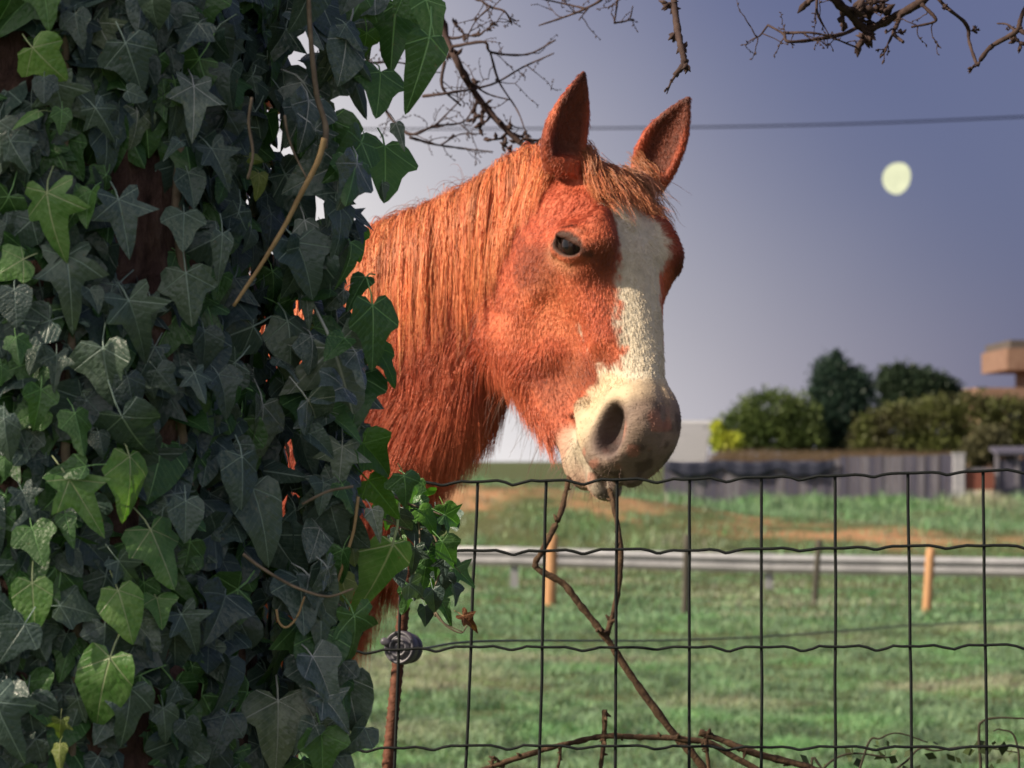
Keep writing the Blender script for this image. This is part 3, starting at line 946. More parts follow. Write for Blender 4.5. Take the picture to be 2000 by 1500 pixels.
o = mesh_obj('grass', np.concatenate([V1, V2, V3, V4]), np.concatenate([F1, F2 + len(V1), F3 + len(V1) + len(V2), F4 + len(V1) + len(V2) + len(V3)]), grass_mat, smooth=False)
tone_attr(o, np.concatenate([T1, T2, T3, T4]))
tag(o, 'rough green pasture grass covering the field and the bank', 'grass', kind='stuff')

# ------------------------------------------------------------------ road barrier, stakes
steel = plain('galvanised_steel', (.27, .27, .29), (.40, .40, .42), 3.0, .45, .4, .15, .002, .5)
def w_beam(name, a, b, parent):
    a = np.asarray(a); b = np.asarray(b)
    prof = [(-.155, .0), (-.150, .03), (-.115, .05), (-.075, .075), (-.045, .05), (-.020, .006), (.020, .006), (.045, .05), (.075, .075), (.115, .05), (.150, .03), (.155, .0)]
    prof = prof + [(z, y - .006) for z, y in prof[::-1]]
    dx = (b - a); dx[2] = 0; nrm = np.array([dx[1], -dx[0], 0]); nrm /= np.linalg.norm(nrm)
    v = []; n = len(prof)
    for q in (a, b):
        for z, y in prof: v.append(q + np.array([0, 0, z]) + nrm * y)
    f = [[i, (i + 1) % n, n + (i + 1) % n, n + i] for i in range(n)] + [list(range(n))[::-1], [n + i for i in range(n)]]
    return mesh_obj(name, v, f, steel, parent, smooth=False)
rail_pts = [(470, 1080, 49.5), (1005, 1087, 48.0), (1503, 1101, 47.0), (2020, 1109, 46.0), (2560, 1118, 45.0)]
gr = empty('guard_rail', P(1503, 1170, 47.0))
tag(gr, 'galvanised steel crash barrier running across the field behind the horse', 'guard rail')
rp = [P(*q) for q in rail_pts]
for i in range(len(rp) - 1):
    off = np.array([0, -.010 * (i % 2), 0])
    w_beam('beam', rp[i] + off + (rp[i] - rp[i + 1]) * .02, rp[i + 1] + off, gr)
for q in rp:
    b = MB(); zt = q[2] + .17; zb = height(q[0], q[1]) - .25
    b.box((q[0], q[1] + .075, (zt + zb) / 2), (.13, .012, zt - zb)).box((q[0] - .06, q[1] + .09, (zt + zb) / 2), (.012, .04, zt - zb)).box((q[0] + .06, q[1] + .09, (zt + zb) / 2), (.012, .04, zt - zb))
    b.box((q[0], q[1] + .033, q[2]), (.10, .064, .20))
    b.build('post', steel, gr, smooth=False)

orange_wood = plain('pale_stripped_wood', (.38, .19, .09), (.50, .29, .16), 14.0, .75, 0, .5, .01, .2, (1, 1, .12))
dark_wood = plain('weathered_dark_wood', (.045, .042, .036), (.10, .09, .075), 14.0, .85, 0, .5, .01, .2, (1, 1, .12))
for (tx, ty, bx_, by_, r, m, lab) in ((1079, 1046, 1074, 1186, .082, orange_wood, 'thick pale orange wooden stake beside the barrier, under the horse\'s chin'),
                                   (1818, 1072, 1810, 1196, .060, orange_wood, 'thin leaning orange wooden stake in front of the barrier'),
                                   (1342, 1046, 1337, 1204, .042, dark_wood, 'dark thin stake nearly hidden behind a fence wire'),
                                   (1600, 1056, 1590, 1182, .040, dark_wood, 'dark weathered stake in front of the barrier between the orange stakes')):
    g0 = ground_at(bx_, by_)
    top = P(tx, ty, g0[1])
    bot = g0 - (top - g0) * .25
    b = MB(); k = 9
    pts = [bot + (top - bot) * i / (k - 1) for i in range(k)]
    b.tube(pts + [top + (top - bot) * .012], [r * (1.04 - .08 * i / k) for i in range(k)] + [r * .6], 10, True, 0, .04)
    o = b.build('stake', m)
    tag(o, lab, 'stake', 'stakes along the barrier')

# ------------------------------------------------------------------ garden boundary, plants and house beyond the field
board_mats = [plain('grey_board_%d' % i, a, b_, 6.0, .85, 0, .6, .01, .15, (3, 3, .25)) for i, (a, b_) in enumerate((((.085, .080, .11), (.15, .14, .18)), ((.12, .112, .14), (.20, .19, .225)), ((.065, .062, .095), (.115, .11, .15))))]
pale_conc = plain('pale_concrete', (.26, .26, .30), (.38, .37, .40), 8.0, .9, 0, .4, .01)
DF = 86.0
fence = empty('board_fence', (float(P(1590, 985, DF)[0]), DF, float(P(1590, 990, DF)[2])))
tag(fence, 'weathered grey board fence below the hedges, with a pale concrete end post', 'fence')
rb = np.random.default_rng(5)
px = 1296.0
while px < 1858:
    w = rb.uniform(11, 17)
    tp = np.interp(px, [1296, 1620, 1640, 1860], [903, 899, 892, 888]) + rb.uniform(-2, 2)
    a = P(px + w / 2, tp, DF + rb.uniform(-.02, .02)); zb = float(height(a[0], a[1])) - .2
    b = MB().box((a[0], a[1], (a[2] + zb) / 2), (w * DF / FOC * .93, .035, a[2] - zb), 0, 0, rb.uniform(-.012, .012))
    b.build('board', board_mats[rb.integers(0, 3)], fence, smooth=False)
    px += w
for y in (930, 968):
    a, b_ = P(1296, y, DF + .07), P(1858, y - 6, DF + .07)
    MB().box((a + b_) / 2, (np.linalg.norm(b_ - a), .05, .09)).build('rail', board_mats[2], fence, smooth=False)
a = P(1872, 888, DF - .02); zb = float(height(a[0], a[1])) - .3
MB().box((a[0], a[1], (a[2] + zb) / 2), (.36, .22, a[2] - zb)).box((a[0], a[1], a[2] + .03), (.40, .26, .06)).build('post', pale_conc, fence, smooth=False)

tarp_mat = plain('dark_tarpaulin', (.012, .014, .032), (.030, .033, .060), 5.0, .45, 0, .5, .03, .5)
tv, tf = [], []
nt = 64
for i in range(nt + 1):
    u = i / nt; px = 1300 + 330 * u
    sag = abs(math.sin(u * math.pi * 3.0)) ** .8
    y0 = 898 + 4 * sag; y1 = 914 + 18 * sag + 1.2 * math.sin(i * .8)
    for j in range(5):
        q = P(px, y0 + (y1 - y0) * j / 4, DF - .10 - .02 * math.sin(i * .9) - .05 * sag)
        tv.append(q)
for i in range(nt):
    for j in range(4):
        tf.append([i * 5 + j, (i + 1) * 5 + j, (i + 1) * 5 + j + 1, i * 5 + j + 1])
o = mesh_obj('tarpaulin', tv, tf, tarp_mat)
md = o.modifiers.new('thick', 'SOLIDIFY'); md.thickness = .02
tag(o, 'dark blue tarpaulin sagging along the top of the grey board fence', 'tarpaulin')

rust = plain('rusty_red_sheet', (.13, .042, .030), (.22, .070, .048), 9.0, .8, 0, .4, .01)
offw = plain('stained_white_board', (.36, .27, .20), (.62, .56, .48), 4.0, .85, 0, .4, .01, .2, (3, 3, .3))
g0 = P(1906, 960, DF)
gate = empty('garden_gate', (float(g0[0]), DF, float(height(g0[0], DF))))
tag(gate, 'garden gate with a rusty red upper sheet over stained white boards', 'gate')
def panel(parent, name, mat, x0, x1, y0, y1, d, th=.04):
    a, b_ = P(x0, y0, d), P(x1, y1, d)
    zb = b_[2]
    return MB().box(((a[0] + b_[0]) / 2, d, (a[2] + zb) / 2), (abs(b_[0] - a[0]), th, a[2] - zb)).build(name, mat, parent, smooth=False)
panel(gate, 'upper_sheet', rust, 1886, 1941, 920, 956, DF + .02)
for i in range(5):
    panel(gate, 'board', offw, 1886 + i * 11.2, 1896.4 + i * 11.2, 957, 1006, DF + .01 + .006 * (i % 2))
panel(gate, 'frame_rail', board_mats[1], 1886, 1941, 914, 920, DF + .01, .06)
sh0 = P(1985, 960, DF + .4)
shed = empty('garden_shed', (float(sh0[0]), DF + .4, float(height(sh0[0], DF))))
tag(shed, 'dark blue garden shed with pale corner boards at the edge of the picture', 'shed')
blue = plain('dark_blue_boards', (.035, .040, .085), (.070, .075, .13), 6.0, .7, 0, .4, .01, .3, (3, 3, .3))
for i, x in enumerate(np.arange(1952, 2180, 15.2)):
    panel(shed, 'board', blue if x > 1990 else board_mats[2], x, x + 14.6, 897 if x < 1990 else 888, 1002, DF + .4 + .008 * (i % 2), .05)
for x in (1943, 1983, 2178):
    panel(shed, 'corner_board', board_mats[1], x, x + 8, 886, 1004, DF + .34, .07)
a, b_ = P(1938, 880, DF + .9), P(2190, 880, DF + .9)
MB().box((a + b_) / 2, (b_[0] - a[0], 1.6, .10), 0, .10).build('roof', board_mats[2], shed, smooth=False)
b0, b1 = P(1950, 900, DF + 1.6), P(2175, 1004, DF + 1.6)
MB().box(((b0[0] + b1[0]) / 2, DF + 1.6, (b0[2] + b1[2]) / 2), (b1[0] - b0[0], .05, b0[2] - b1[2])).build('back_wall', board_mats[2], shed, smooth=False)

def leaf_mat(name, rough=.5):
    t = NT(name)
    col = t.n('ShaderNodeAttribute', _attribute_name='tone').outputs['Color']
    t.finish(col, rough, 0, None, .25)
    tr = t.n('ShaderNodeBsdfTranslucent', Color=col)
    ms = t.n('ShaderNodeMixShader', i0=.22); t.t.links.new(t.bsdf.outputs[0], ms.inputs[1]); t.t.links.new(tr.outputs[0], ms.inputs[2])
    t.t.links.new(ms.outputs[0], t.out.inputs['Surface'])
    return t.m
bush_mat = leaf_mat('bush_leaf')
twig_mat = plain('bush_twig', (.05, .035, .022), (.11, .08, .05), 10, .85)
def tri_leaves(p, nrm_dir, size, rng, aspect=.55):
    n = len(p)
    a = nrm_dir + rng.normal(0, .55, (n, 3)); a /= np.linalg.norm(a, axis=1, keepdims=True)
    b = np.cross(a, rng.normal(0, 1, (n, 3))); b /= np.linalg.norm(b, axis=1, keepdims=True)
    s = size[:, None]
    V = np.stack([p - b * s * aspect * .5, p + a * s * .5 , p + b * s * aspect * .5, p + a * s * -.5], 1).reshape(-1, 3)
    k = np.arange(n)[:, None] * 4
    return V, np.concatenate([k + [[0, 1, 2]], k + [[0, 2, 3]]])
def bush(name, label, cat, blobs, d, n, size, c0, c1, rng, group=None, upward=.3, stems=7, ragged=.12, thick=.8):
    """blobs: (px, py, half width px, half height px) at distance d"""
    k = d / FOC
    cs = np.array([P(b[0], b[1], d + (b[4] if len(b) > 4 else 0)) for b in blobs]); rs = np.array([[b[2] * k, max(b[2], b[3]) * k * thick, b[3] * k] for b in blobs])
    base = cs.mean(0); gz_ = float(height(base[0], base[1]))
    root = empty(name, (float(base[0]), float(base[1]), gz_))
    tag(root, label, cat, group)
    vol = rs.prod(1) ** (2 / 3)
    bi = rng.choice(len(blobs), n, p=vol / vol.sum())
    u = rng.normal(0, 1, (n, 3)); u /= np.linalg.norm(u, axis=1, keepdims=True)
    lump = .80 + .40 * vnoise(u * 2.3 + bi[:, None] * 5, 1.6, 51) + ragged * rng.normal(0, 1, n)
    r = rng.uniform(.45, 1.0, n) ** .5 * lump
    p = cs[bi] + u * rs[bi] * r[:, None]
    p[:, 2] = np.maximum(p[:, 2], gz_ + .02)
    f = vnoise(p, 1.7, 52)
    tone = np.array(c0)[None] + (np.array(c1) - np.array(c0))[None] * np.clip(f * 1.2 - .1 + rng.normal(0, .18, n), 0, 1)[:, None]
    dirs = u * .8 + np.array([0, 0, upward])
    V, F = tri_leaves(p, dirs, size * rng.uniform(.6, 1.5, n), rng)
    o = mesh_obj('foliage', V, F, bush_mat, root, smooth=False)
    tone_attr(o, np.repeat(tone, 4, 0))
    m = MB()
    for i in range(stems):
        b = blobs[rng.integers(0, len(blobs))]
        c_ = P(b[0] + rng.uniform(-.5, .5) * b[2], b[1] - rng.uniform(0, .4) * b[3], d)
        s0 = np.array([c_[0] * .7 + base[0] * .3 + rng.normal(0, .1), d + rng.normal(0, .15), gz_ - .1])
        m.tube(smooth_path([s0, (s0 + c_) / 2 + rng.normal(0, .06, 3), c_], 4), taper(9, .045, .012), 6)
    m.build('stem', twig_mat, root)
    return root
rv = np.random.default_rng(21)
bush('round_shrub', 'rounded bright green shrub left of the dark conifer', 'shrub', [(1505, 806, 70, 46), (1455, 842, 62, 42), (1555, 830, 50, 56), (1425, 862, 40, 28), (1520, 850, 80, 36), (1580, 860, 40, 34)], 92, 16000, .12, (.045, .075, .020), (.125, .170, .050), rv)
bush('conifer', 'dark ragged conifer with a pointed top among the hedges', 'conifer', [(1640, 800, 62, 75), (1628, 745, 42, 50), (1634, 705, 12, 22), (1672, 755, 36, 36), (1650, 850, 60, 45), (1600, 770, 20, 20)], 93.5, 18000, .12, (.016, .034, .026), (.040, .074, .050), rv, upward=.7, ragged=.18)
bush('evergreen_tree', 'dark rounded evergreen tree right of the conifer', 'tree', [(1785, 760, 68, 44), (1745, 745, 34, 32), (1835, 768, 44, 36), (1760, 722, 12, 14), (1790, 800, 80, 40)], 98, 17000, .13, (.016, .032, .020), (.042, .066, .036), rv, upward=.5, ragged=.15)
hb = [(1700, 845, 38, 42), (1760, 835, 52, 50), (1830, 830, 56, 56), (1905, 822, 56, 56), (1975, 826, 56, 52), (2050, 836, 60, 52), (1720, 872, 60, 22), (1840, 872, 70, 24), (1960, 866, 60, 28)]
bush('garden_hedge', 'long olive hedge with brown stems above the fence end', 'hedge', hb, 90, 34000, .11, (.060, .056, .024), (.125, .150, .044), rv, stems=34)
bush('gap_shrub', 'drooping olive shrub above the rusty gate', 'shrub', [(1915, 880, 40, 30), (1935, 855, 36, 26), (1895, 905, 26, 20)], 88, 3500, .12, (.06, .06, .030), (.125, .120, .060), rv)
bush('lime_shrub', 'small yellow lime shrub beside the pale glasshouse', 'shrub', [(1400, 836, 13, 15), (1410, 860, 20, 22), (1434, 864, 18, 20)], 90, 1600, .13, (.24, .32, .030), (.58, .60, .08), rv, stems=4)
for (x0, x1, y0, y1, d, n, lab) in ((1390, 1860, 872, 905, 88.5, 5200, 'band of dry brown weeds along the top of the board fence'),):
    xs_ = rv.uniform(x0, x1, n); k = d / FOC
    p = np.array([P(x_, 0, d) for x_ in xs_]); p[:, 1] += rv.normal(0, .25, n)
    z0 = height(p[:, 0], p[:, 1])
    topz = CAM_Z + (HZ - (y0 + 12 * vnoise(p, 1.3, 61) + rv.uniform(-4, 8, n))) * k
    b = np.stack([p[:, 0], p[:, 1], z0], -1)
    sd = np.stack([np.full(n, .022), np.zeros(n), np.zeros(n)], -1)
    tp = np.stack([p[:, 0] + rv.normal(0, .12, n), p[:, 1], topz], -1)
    V = np.stack([b - sd, b + sd, tp], 1).reshape(-1, 3)
    o = mesh_obj('dry_weeds', V, np.arange(n * 3).reshape(-1, 3), bush_mat, smooth=False)
    tone_attr(o, np.repeat(np.array([.17, .12, .075])[None] * rv.uniform(.6, 1.5, (n, 1)), 3, 0))
    tag(o, lab, 'weeds', kind='stuff')

# pale slatted glasshouse beside the muzzle
glass = NT('whitewashed_glass').finish((.62, .61, .64), .25, 0, None, .5)
bar_m = plain('glasshouse_bar', (.20, .20, .27), (.30, .30, .37), 10, .5)
DGH = 96.0
gh0 = P(1350, 900, DGH)
gh = empty('glasshouse', (float(gh0[0]), DGH, float(height(gh0[0], DGH))))
tag(gh, 'pale whitewashed glasshouse with horizontal glazing bars behind the muzzle', 'greenhouse')
def quad_prism(x0, x1, x2, x3, y0, y1, d, th):
    """four-sided pane: top edge x0..x1 at y0, bottom edge x2..x3 at y1"""
    a = [P(x0, y0, d), P(x1, y0, d), P(x3, y1, d), P(x2, y1, d)]
    v = a + [q + np.array([0, th, 0]) for q in a]
    return v, [[0, 1, 2, 3][::-1], [4, 5, 6, 7], [0, 1, 5, 4], [1, 2, 6, 5], [2, 3, 7, 6], [3, 0, 4, 7]]
rows = 8
for i in range(rows):
    ya, yb = 822 + i * 10.2, 822 + (i + 1) * 10.2 - 3.0
    right = lambda y: np.interp(y, [820, 905], [1392, 1376])
    left_ = lambda y: np.interp(y, [820, 905], [1322, 1262])
    v, f = quad_prism(left_(ya), right(ya), left_(yb), right(yb), ya, yb, DGH, .03)
    mesh_obj('pane', v, f, glass, gh, smooth=False)
    v, f = quad_prism(left_(yb), right(yb), left_(yb), right(yb), yb, yb + 3.0, DGH - .02, .09)
    mesh_obj('glazing_bar', v, f, bar_m, gh, smooth=False)
v, f = quad_prism(1322, 1392, 1262, 1376, 822, 906, DGH + 2.4, .03)
mesh_obj('back_wall', v, f, glass, gh, smooth=False)
for xt, xb in ((1321, 1261), (1391.5, 1375.5)):
    v, f = quad_prism(xt, xt + 2, xb, xb + 2, 820, 912, DGH - .03, 2.45)
    mesh_obj('side_wall', v, f, bar_m, gh, smooth=False)

# house at the edge of the picture
terra = plain('terracotta_render', (.17, .092, .066), (.24, .145, .105), 2.5, .9, 0, .4, .02)
roof_m = plain('roof_edge', (.055, .042, .040), (.11, .09, .08), 5, .85)
win_m = NT('dark_window').finish((.03, .035, .05), .08, 0, None, .6)
DH = 135.0
h0 = P(2060, 900, DH)
house = empty('house', (float(h0[0]), DH, float(height(h0[0], DH))))
tag(house, 'terracotta house with an overhanging upper storey behind the hedge', 'house')
def hbox(name, mat, x0, x1, y0, y1, d0, dep, par=None):
    a, b_ = P(x0, y0, d0), P(x1, y1, d0)
    return MB().box(((a[0] + b_[0]) / 2, d0 + dep / 2, (a[2] + b_[2]) / 2), (b_[0] - a[0], dep, a[2] - b_[2])).build(name, mat, par or house, smooth=False)
up_ = hbox('upper_storey', terra, 1964, 2330, 680, 722, DH, 7)
hbox('roof', roof_m, 1972, 2336, 664, 680, DH + .1, 7)
hbox('recessed_wall', terra, 2022, 2330, 722, 756, DH + 1.2, 5.5)
lo_ = hbox('lower_storey', terra, 1902, 2330, 757, 950, DH - .3, 8)
for x in (2040, 2110, 2200):
    hbox('window', win_m, x, x + 34, 688, 712, DH - .04, .1, up_)
for x in (1970, 2060, 2160):
    hbox('window', win_m, x, x + 36, 790, 840, DH - .36, .1, lo_)

# overhead line on its poles, both poles beyond the edges of the picture
pl0 = P(-900, 262, 60); pl1 = P(3300, 190, 44)
line = empty('overhead_line', (float(pl1[0]), float(pl1[1]), float(height(pl1[0], pl1[1]))))
tag(line, 'thin dark overhead cable crossing the sky behind the horse\'s ears', 'cable')
cpx = [(-900, 240), (100, 252), (800, 252), (1450, 247), (2000, 228), (3300, 160)]
dd_ = [62, 58, 54, 50, 47, 40]
black_m = plain('cable_rubber', (.003, .003, .006), (.006, .006, .010), 20, .9, 0, .1, .001, .0)
cp_ = [P(a, b_, c_) for (a, b_), c_ in zip(cpx, dd_)]
MB().tube(smooth_path(cp_, 8), .0145, 6).build('cable', black_m, line)
for q in (cp_[0], cp_[-1]):
    z0 = float(height(q[0], q[1])) - .6
    MB().tube([(q[0], q[1] + .14, z0), (q[0], q[1] + .14, (z0 + q[2]) / 2), (q[0], q[1] + .14, q[2] + .5)], [.15, .13, .10], 12).box((q[0], q[1] + .02, q[2]), (.08, .08, .12)).build('pole', dark_wood, line)

# the moon
mv, mf = [], []
DM = 3000.0; mc_ = P(1755, 349, DM); rm = 31.5 * DM / FOC
nu, nv = 40, 24
for j in range(nv + 1):
    th = math.pi * j / nv
    for i in range(nu):
        ph = 2 * math.pi * i / nu
        x, y, z = math.sin(th) * math.cos(ph), math.sin(th) * math.sin(ph), math.cos(th)
        if x > 0: x *= .72
        ca_, sa_ = math.cos(.28), math.sin(.28)
        mv.append(mc_ + rm * np.array([x * ca_ + z * sa_, y * .9, -x * sa_ + z * ca_]))
for j in range(nv):
    for i in range(nu):
        mf.append([j * nu + i, j * nu + (i + 1) % nu, (j + 1) * nu + (i + 1) % nu, (j + 1) * nu + i])
t = NT('moonlight')
em = t.n('ShaderNodeEmission', Color=(.90, .86, .50, 1), Strength=.80)
t.t.links.new(t.mix(t.noise(3.2, 3, .6), (.55, .57, .38), (.88, .88, .58)), em.inputs[0])
t.t.links.new(em.outputs[0], t.out.inputs['Surface'])
o = mesh_obj('moon', mv, mf, t.m)
tag(o, 'pale yellow gibbous moon in the blue sky', 'moon')
# ------------------------------------------------------------------ wire mesh fence
wire_m = plain('dark_green_wire', (.004, .006, .007), (.010, .012, .012), 60, .6, 0, .2, .001, .25)
VX = [360, 502, 645, 790, 933, 1067, 1205, 1347, 1487, 1631, 1773, 1920, 2066, 2212]
VB = [352, 494, 638, 772, 912, 1054, 1202, 1346, 1487, 1632, 1780, 1927, 2075, 2224]
def fd(px): return float(np.interp(px, [300, 2200], [4.50, 4.34]))
ROWS = [([948, 947, 946, 943, 941, 939, 937, 936, 932, 929, 924, 920, 916, 913], 0.0),
        ([1084, 1083, 1081, 1079, 1075, 1076, 1073, 1075, 1072, 1071, 1066, 1066, 1064, 1062], .26),
        ([1272, 1271, 1271, 1269, 1263, 1264, 1265, 1264, 1264, 1263, 1262, 1260, 1258, 1257], .62),
        ([1462, 1462, 1461, 1461, 1456, 1457, 1457, 1458, 1459, 1459, 1459, 1458, 1457, 1456], 1.0)]
for k in range(1, 6):
    ROWS.append(([1460 + 196 * k] * 14, 1.0 + .37 * k))
g0 = P(1347, 900, fd(1347))
mesh = empty('wire_fence', (float(g0[0]), float(g0[1]), 0.0))
tag(mesh, 'dark crimped wire mesh fence crossing in front of the horse', 'fence')
def node(i, f):
    return VX[i] + (VB[i] - VX[i]) * f
for ys_, f in ROWS:
    pts = []
    for i in range(len(VX)):
        x = node(i, f); d = fd(VX[i])
        pts.append(P(x, ys_[i], d - .004))
        if i < len(VX) - 1:
            x2 = node(i + 1, f); d2 = fd(VX[i + 1])
            amp = random.uniform(.65, 1.35); sh = random.uniform(-.03, .03)
            for u, dip in ((.12, 0), (.30 + sh, -1.2), (.42 + sh, 2.0), (.52 + sh, 6.2), (.57 + sh, 6.2), (.68 + sh, 2.4), (.78, -.8), (.9, 0)):
                dip *= amp; jt = random.uniform(-.9, .9)
                pts.append(P(x + (x2 - x) * u, ys_[i] + (ys_[i + 1] - ys_[i]) * u + dip + jt, d + (d2 - d) * u - .004))
    MB().tube(pts, .0024 if f < .5 else .0022, 7).build('horizontal_wire', wire_m, mesh)
for i in range(len(VX)):
    d = fd(VX[i])
    pts = [P(VX[i], ROWS[0][0][i] - 3, d)]
    for ys_, f in ROWS:
        pts.append(P(node(i, f), ys_[i], d))
        pts.append(P(node(i, f + .12) + random.uniform(-1.2, 1.2), ys_[i] + 60, d))
    pts = pts[:-1]
    pts.append(np.array([pts[-1][0], pts[-1][1], .01]))
    MB().tube(pts, .0025, 7).build('vertical_wire', wire_m, mesh)

# rusty steel rod with its round insulator, and the thin electric wire it carries
rust_m = plain('rusty_steel_rod', (.085, .030, .018), (.19, .075, .045), 90, .75, .2, .5, .002)
rod = empty('steel_rod', (float(P(700, 900, 4.62)[0]), 4.62, 0.0))
tag(rod, 'rusty twisted steel rod holding a round insulator behind the mesh', 'rod')
rt, rb_ = P(799, 1082, 4.60), P(757, 1500, 4.60)
rb_ = rt + (rb_ - rt) * ((rt[2] + .05) / (rt[2] - rb_[2]))
kk = 260
pts = [rt + (rb_ - rt) * i / kk for i in range(kk + 1)]
MB().tube(pts, [.0098 * (1 + .10 * (1 if i % 3 == 0 else -.3)) for i in range(kk + 1)], 8, True, .5).build('shaft', rust_m, rod)
ins_m = plain('grey_plastic', (.055, .052, .070), (.10, .095, .115), 40, .42, 0, .2, .002, .5)
ic = P(785, 1265, 4.575)
def lathe(c, prof, axis, n=28):
    axis = np.asarray(axis, float); axis /= np.linalg.norm(axis)
    u = np.cross(axis, [0, 0, 1.0]); u /= np.linalg.norm(u); w = np.cross(axis, u)
    v = []; f = []
    for r, h in prof:
        for k in range(n):
            a = 2 * math.pi * k / n
            v.append(np.asarray(c) + axis * h + (u * math.cos(a) + w * math.sin(a)) * r)
    for i in range(len(prof) - 1):
        for k in range(n):
            f.append([i * n + k, i * n + (k + 1) % n, (i + 1) * n + (k + 1) % n, (i + 1) * n + k])
    return v, f
ax_ = np.array([-.42, -.90, .10])
v, f = lathe(ic, [(.0005, .014), (.006, .014), (.0075, .010), (.010, .010), (.012, .015), (.015, .015), (.017, .009), (.021, .008), (.0225, .012), (.0255, .012), (.0268, .007), (.0268, -.006), (.022, -.008), (.021, -.016), (.024, -.018), (.024, -.026), (.0005, -.026)], ax_)
ins = mesh_obj('insulator', v, f, ins_m, rod)
kn = P(748, 1252, 4.575)
MB().tube([ic + (kn - ic) * .55, ic + (kn - ic) * .8, kn, kn + (kn - ic) * .12], [.0065, .006, .0065, .003], 10).build('clamp_screw', ins_m, ins)
ew = [P(790, 1268, 4.57), P(830, 1266, 4.9), P(960, 1252, 5.6), P(1290, 1251, 7.6), P(1500, 1243, 9.5), P(1640, 1233, 11), P(1780, 1222, 13), P(2000, 1211, 16), P(2200, 1203, 19)]
o = MB().tube(smooth_path(ew, 8), taper(8 * (len(ew) - 1) + 1, .0016, .0042), 6).build('electric_wire', plain('thin_grey_wire', (.05, .05, .05), (.11, .11, .10), 30, .5, .5))
tag(o, 'thin electric fence wire running from the insulator over the grass', 'wire')

# ------------------------------------------------------------------ the tree
bark = NT('rough_bark')
pz = bark.mapping(bark.pos(), (1, 1, .45))
nb = bark.noise(26, 8, .68, pz, .6); nb2 = bark.noise(80, 5, .6, pz)
bc_ = bark.ramp(nb, [(.30, (.028, .016, .015)), (.50, (.095, .055, .048)), (.70, (.20, .13, .11))])
bark_m = bark.finish(bc_, .9, 0, bark.bump(bark.math('ADD', nb, bark.math('MULTIPLY', nb2, .4)), 1.0, .03), .15)
TX, TY, TR = -.585, 3.30, .235
tree = empty('tree', (TX, TY, 0))
tag(tree, 'thick ivy clad tree trunk with bare overhanging twigs', 'tree')
zz = np.concatenate([np.linspace(-.15, .6, 20), np.linspace(.62, 2.2, 120), np.linspace(2.25, 3.6, 16)])
na = 110
av = np.linspace(0, 2 * math.pi, na, endpoint=False)
A2, Z2 = np.meshgrid(av, zz)
rad = TR * np.interp(Z2, [-.15, .1, .5, 2.2, 3.6], [1.55, 1.28, 1.08, .98, .72])
cyl = np.stack([np.cos(A2) * .25, np.sin(A2) * .25, Z2], -1)
ridge = vnoise(np.stack([np.cos(A2) * 2.2, np.sin(A2) * 2.2, Z2 * .9], -1), 3.6, 71)
rad = rad * (1 + .10 * (vnoise(cyl, 5, 72) - .5)) + .026 * (np.abs(ridge - .5) * 2) ** .6 + .014 * vnoise(cyl, 34, 73)
tv_ = np.stack([TX + np.cos(A2) * rad + .02 * np.sin(Z2 * 1.3), TY + np.sin(A2) * rad, Z2], -1).reshape(-1, 3)
ii_ = np.arange(len(zz) * na).reshape(len(zz), na)
tf_ = np.stack([ii_[:-1], np.roll(ii_[:-1], -1, 1), np.roll(ii_[1:], -1, 1), ii_[1:]], -1).reshape(-1, 4)
mesh_obj('trunk', tv_, tf_, bark_m, tree)
twig_bark = plain('twig_bark', (.030, .018, .018), (.075, .048, .042), 60, .85, 0, .6, .002, .2)
limb_pts = {
 'a': [(-.52, 3.30, 2.95), (-.30, 4.1, 2.95), (-.12, 5.0, 2.80), (.02, 5.9, 2.75), (.3, 6.6, 2.9)],
 'b': [(-.50, 3.30, 2.7), (-.05, 3.75, 2.55), (.30, 4.3, 2.42), (.75, 4.75, 2.35), (1.3, 5.0, 2.5)],
 'c': [(-.52, 3.30, 2.5), (-1.2, 2.75, 2.75), (-1.9, 2.35, 2.9), (-2.6, 2.0, 3.0)],
}
limb_obj = {}
for k_, r0 in (('a', .085), ('b', .075), ('c', .085)):
    q = smooth_path(limb_pts[k_], 6)
    limb_obj[k_] = MB().tube(q, taper(len(q), r0, .018), 10, True, 0, .06).build('limb', bark_m, tree)
def nearest(limb, p):
    q = np.array(smooth_path(limb_pts[limb], 12))
    return q[np.argmin(np.linalg.norm(q - p, axis=1))]
rt_ = np.random.default_rng(17)
def twigs(m, path, d, r, rng, n, length, depth=0):
    """short side twigs with buds along a path of world points"""
    path = np.array(path)
    for _ in range(n):
        i = rng.integers(max(1, len(path) // 6), len(path))
        p0 = path[i]; tg = path[i] - path[max(i - 2, 0)]; tg = tg / (np.linalg.norm(tg) + 1e-9)
        dr = tg * .6 + rng.normal(0, .75, 3) * np.array([1, .5, 1]); dr /= np.linalg.norm(dr)
        L = length * rng.uniform(.35, 1.2)
        pts = [p0]
        for s in range(5):
            dr = dr + rng.normal(0, .22, 3); dr /= np.linalg.norm(dr)
            pts.append(pts[-1] + dr * L / 5)
        m.tube(pts, taper(6, r, r * .45), 5)
        for s in (3, 4, 5):
            bd = dr + rng.normal(0, .8, 3); bd /= np.linalg.norm(bd)
            m.tube([pts[s], pts[s] + bd * r * 2.2, pts[s] + bd * r * 5.0], [r * .8, r * 1.3, r * .2], 5)
        if depth < 1 and rng.random() < .6:
            twigs(m, pts, d, r * .75, rng, 2, L * .55, depth + 1)
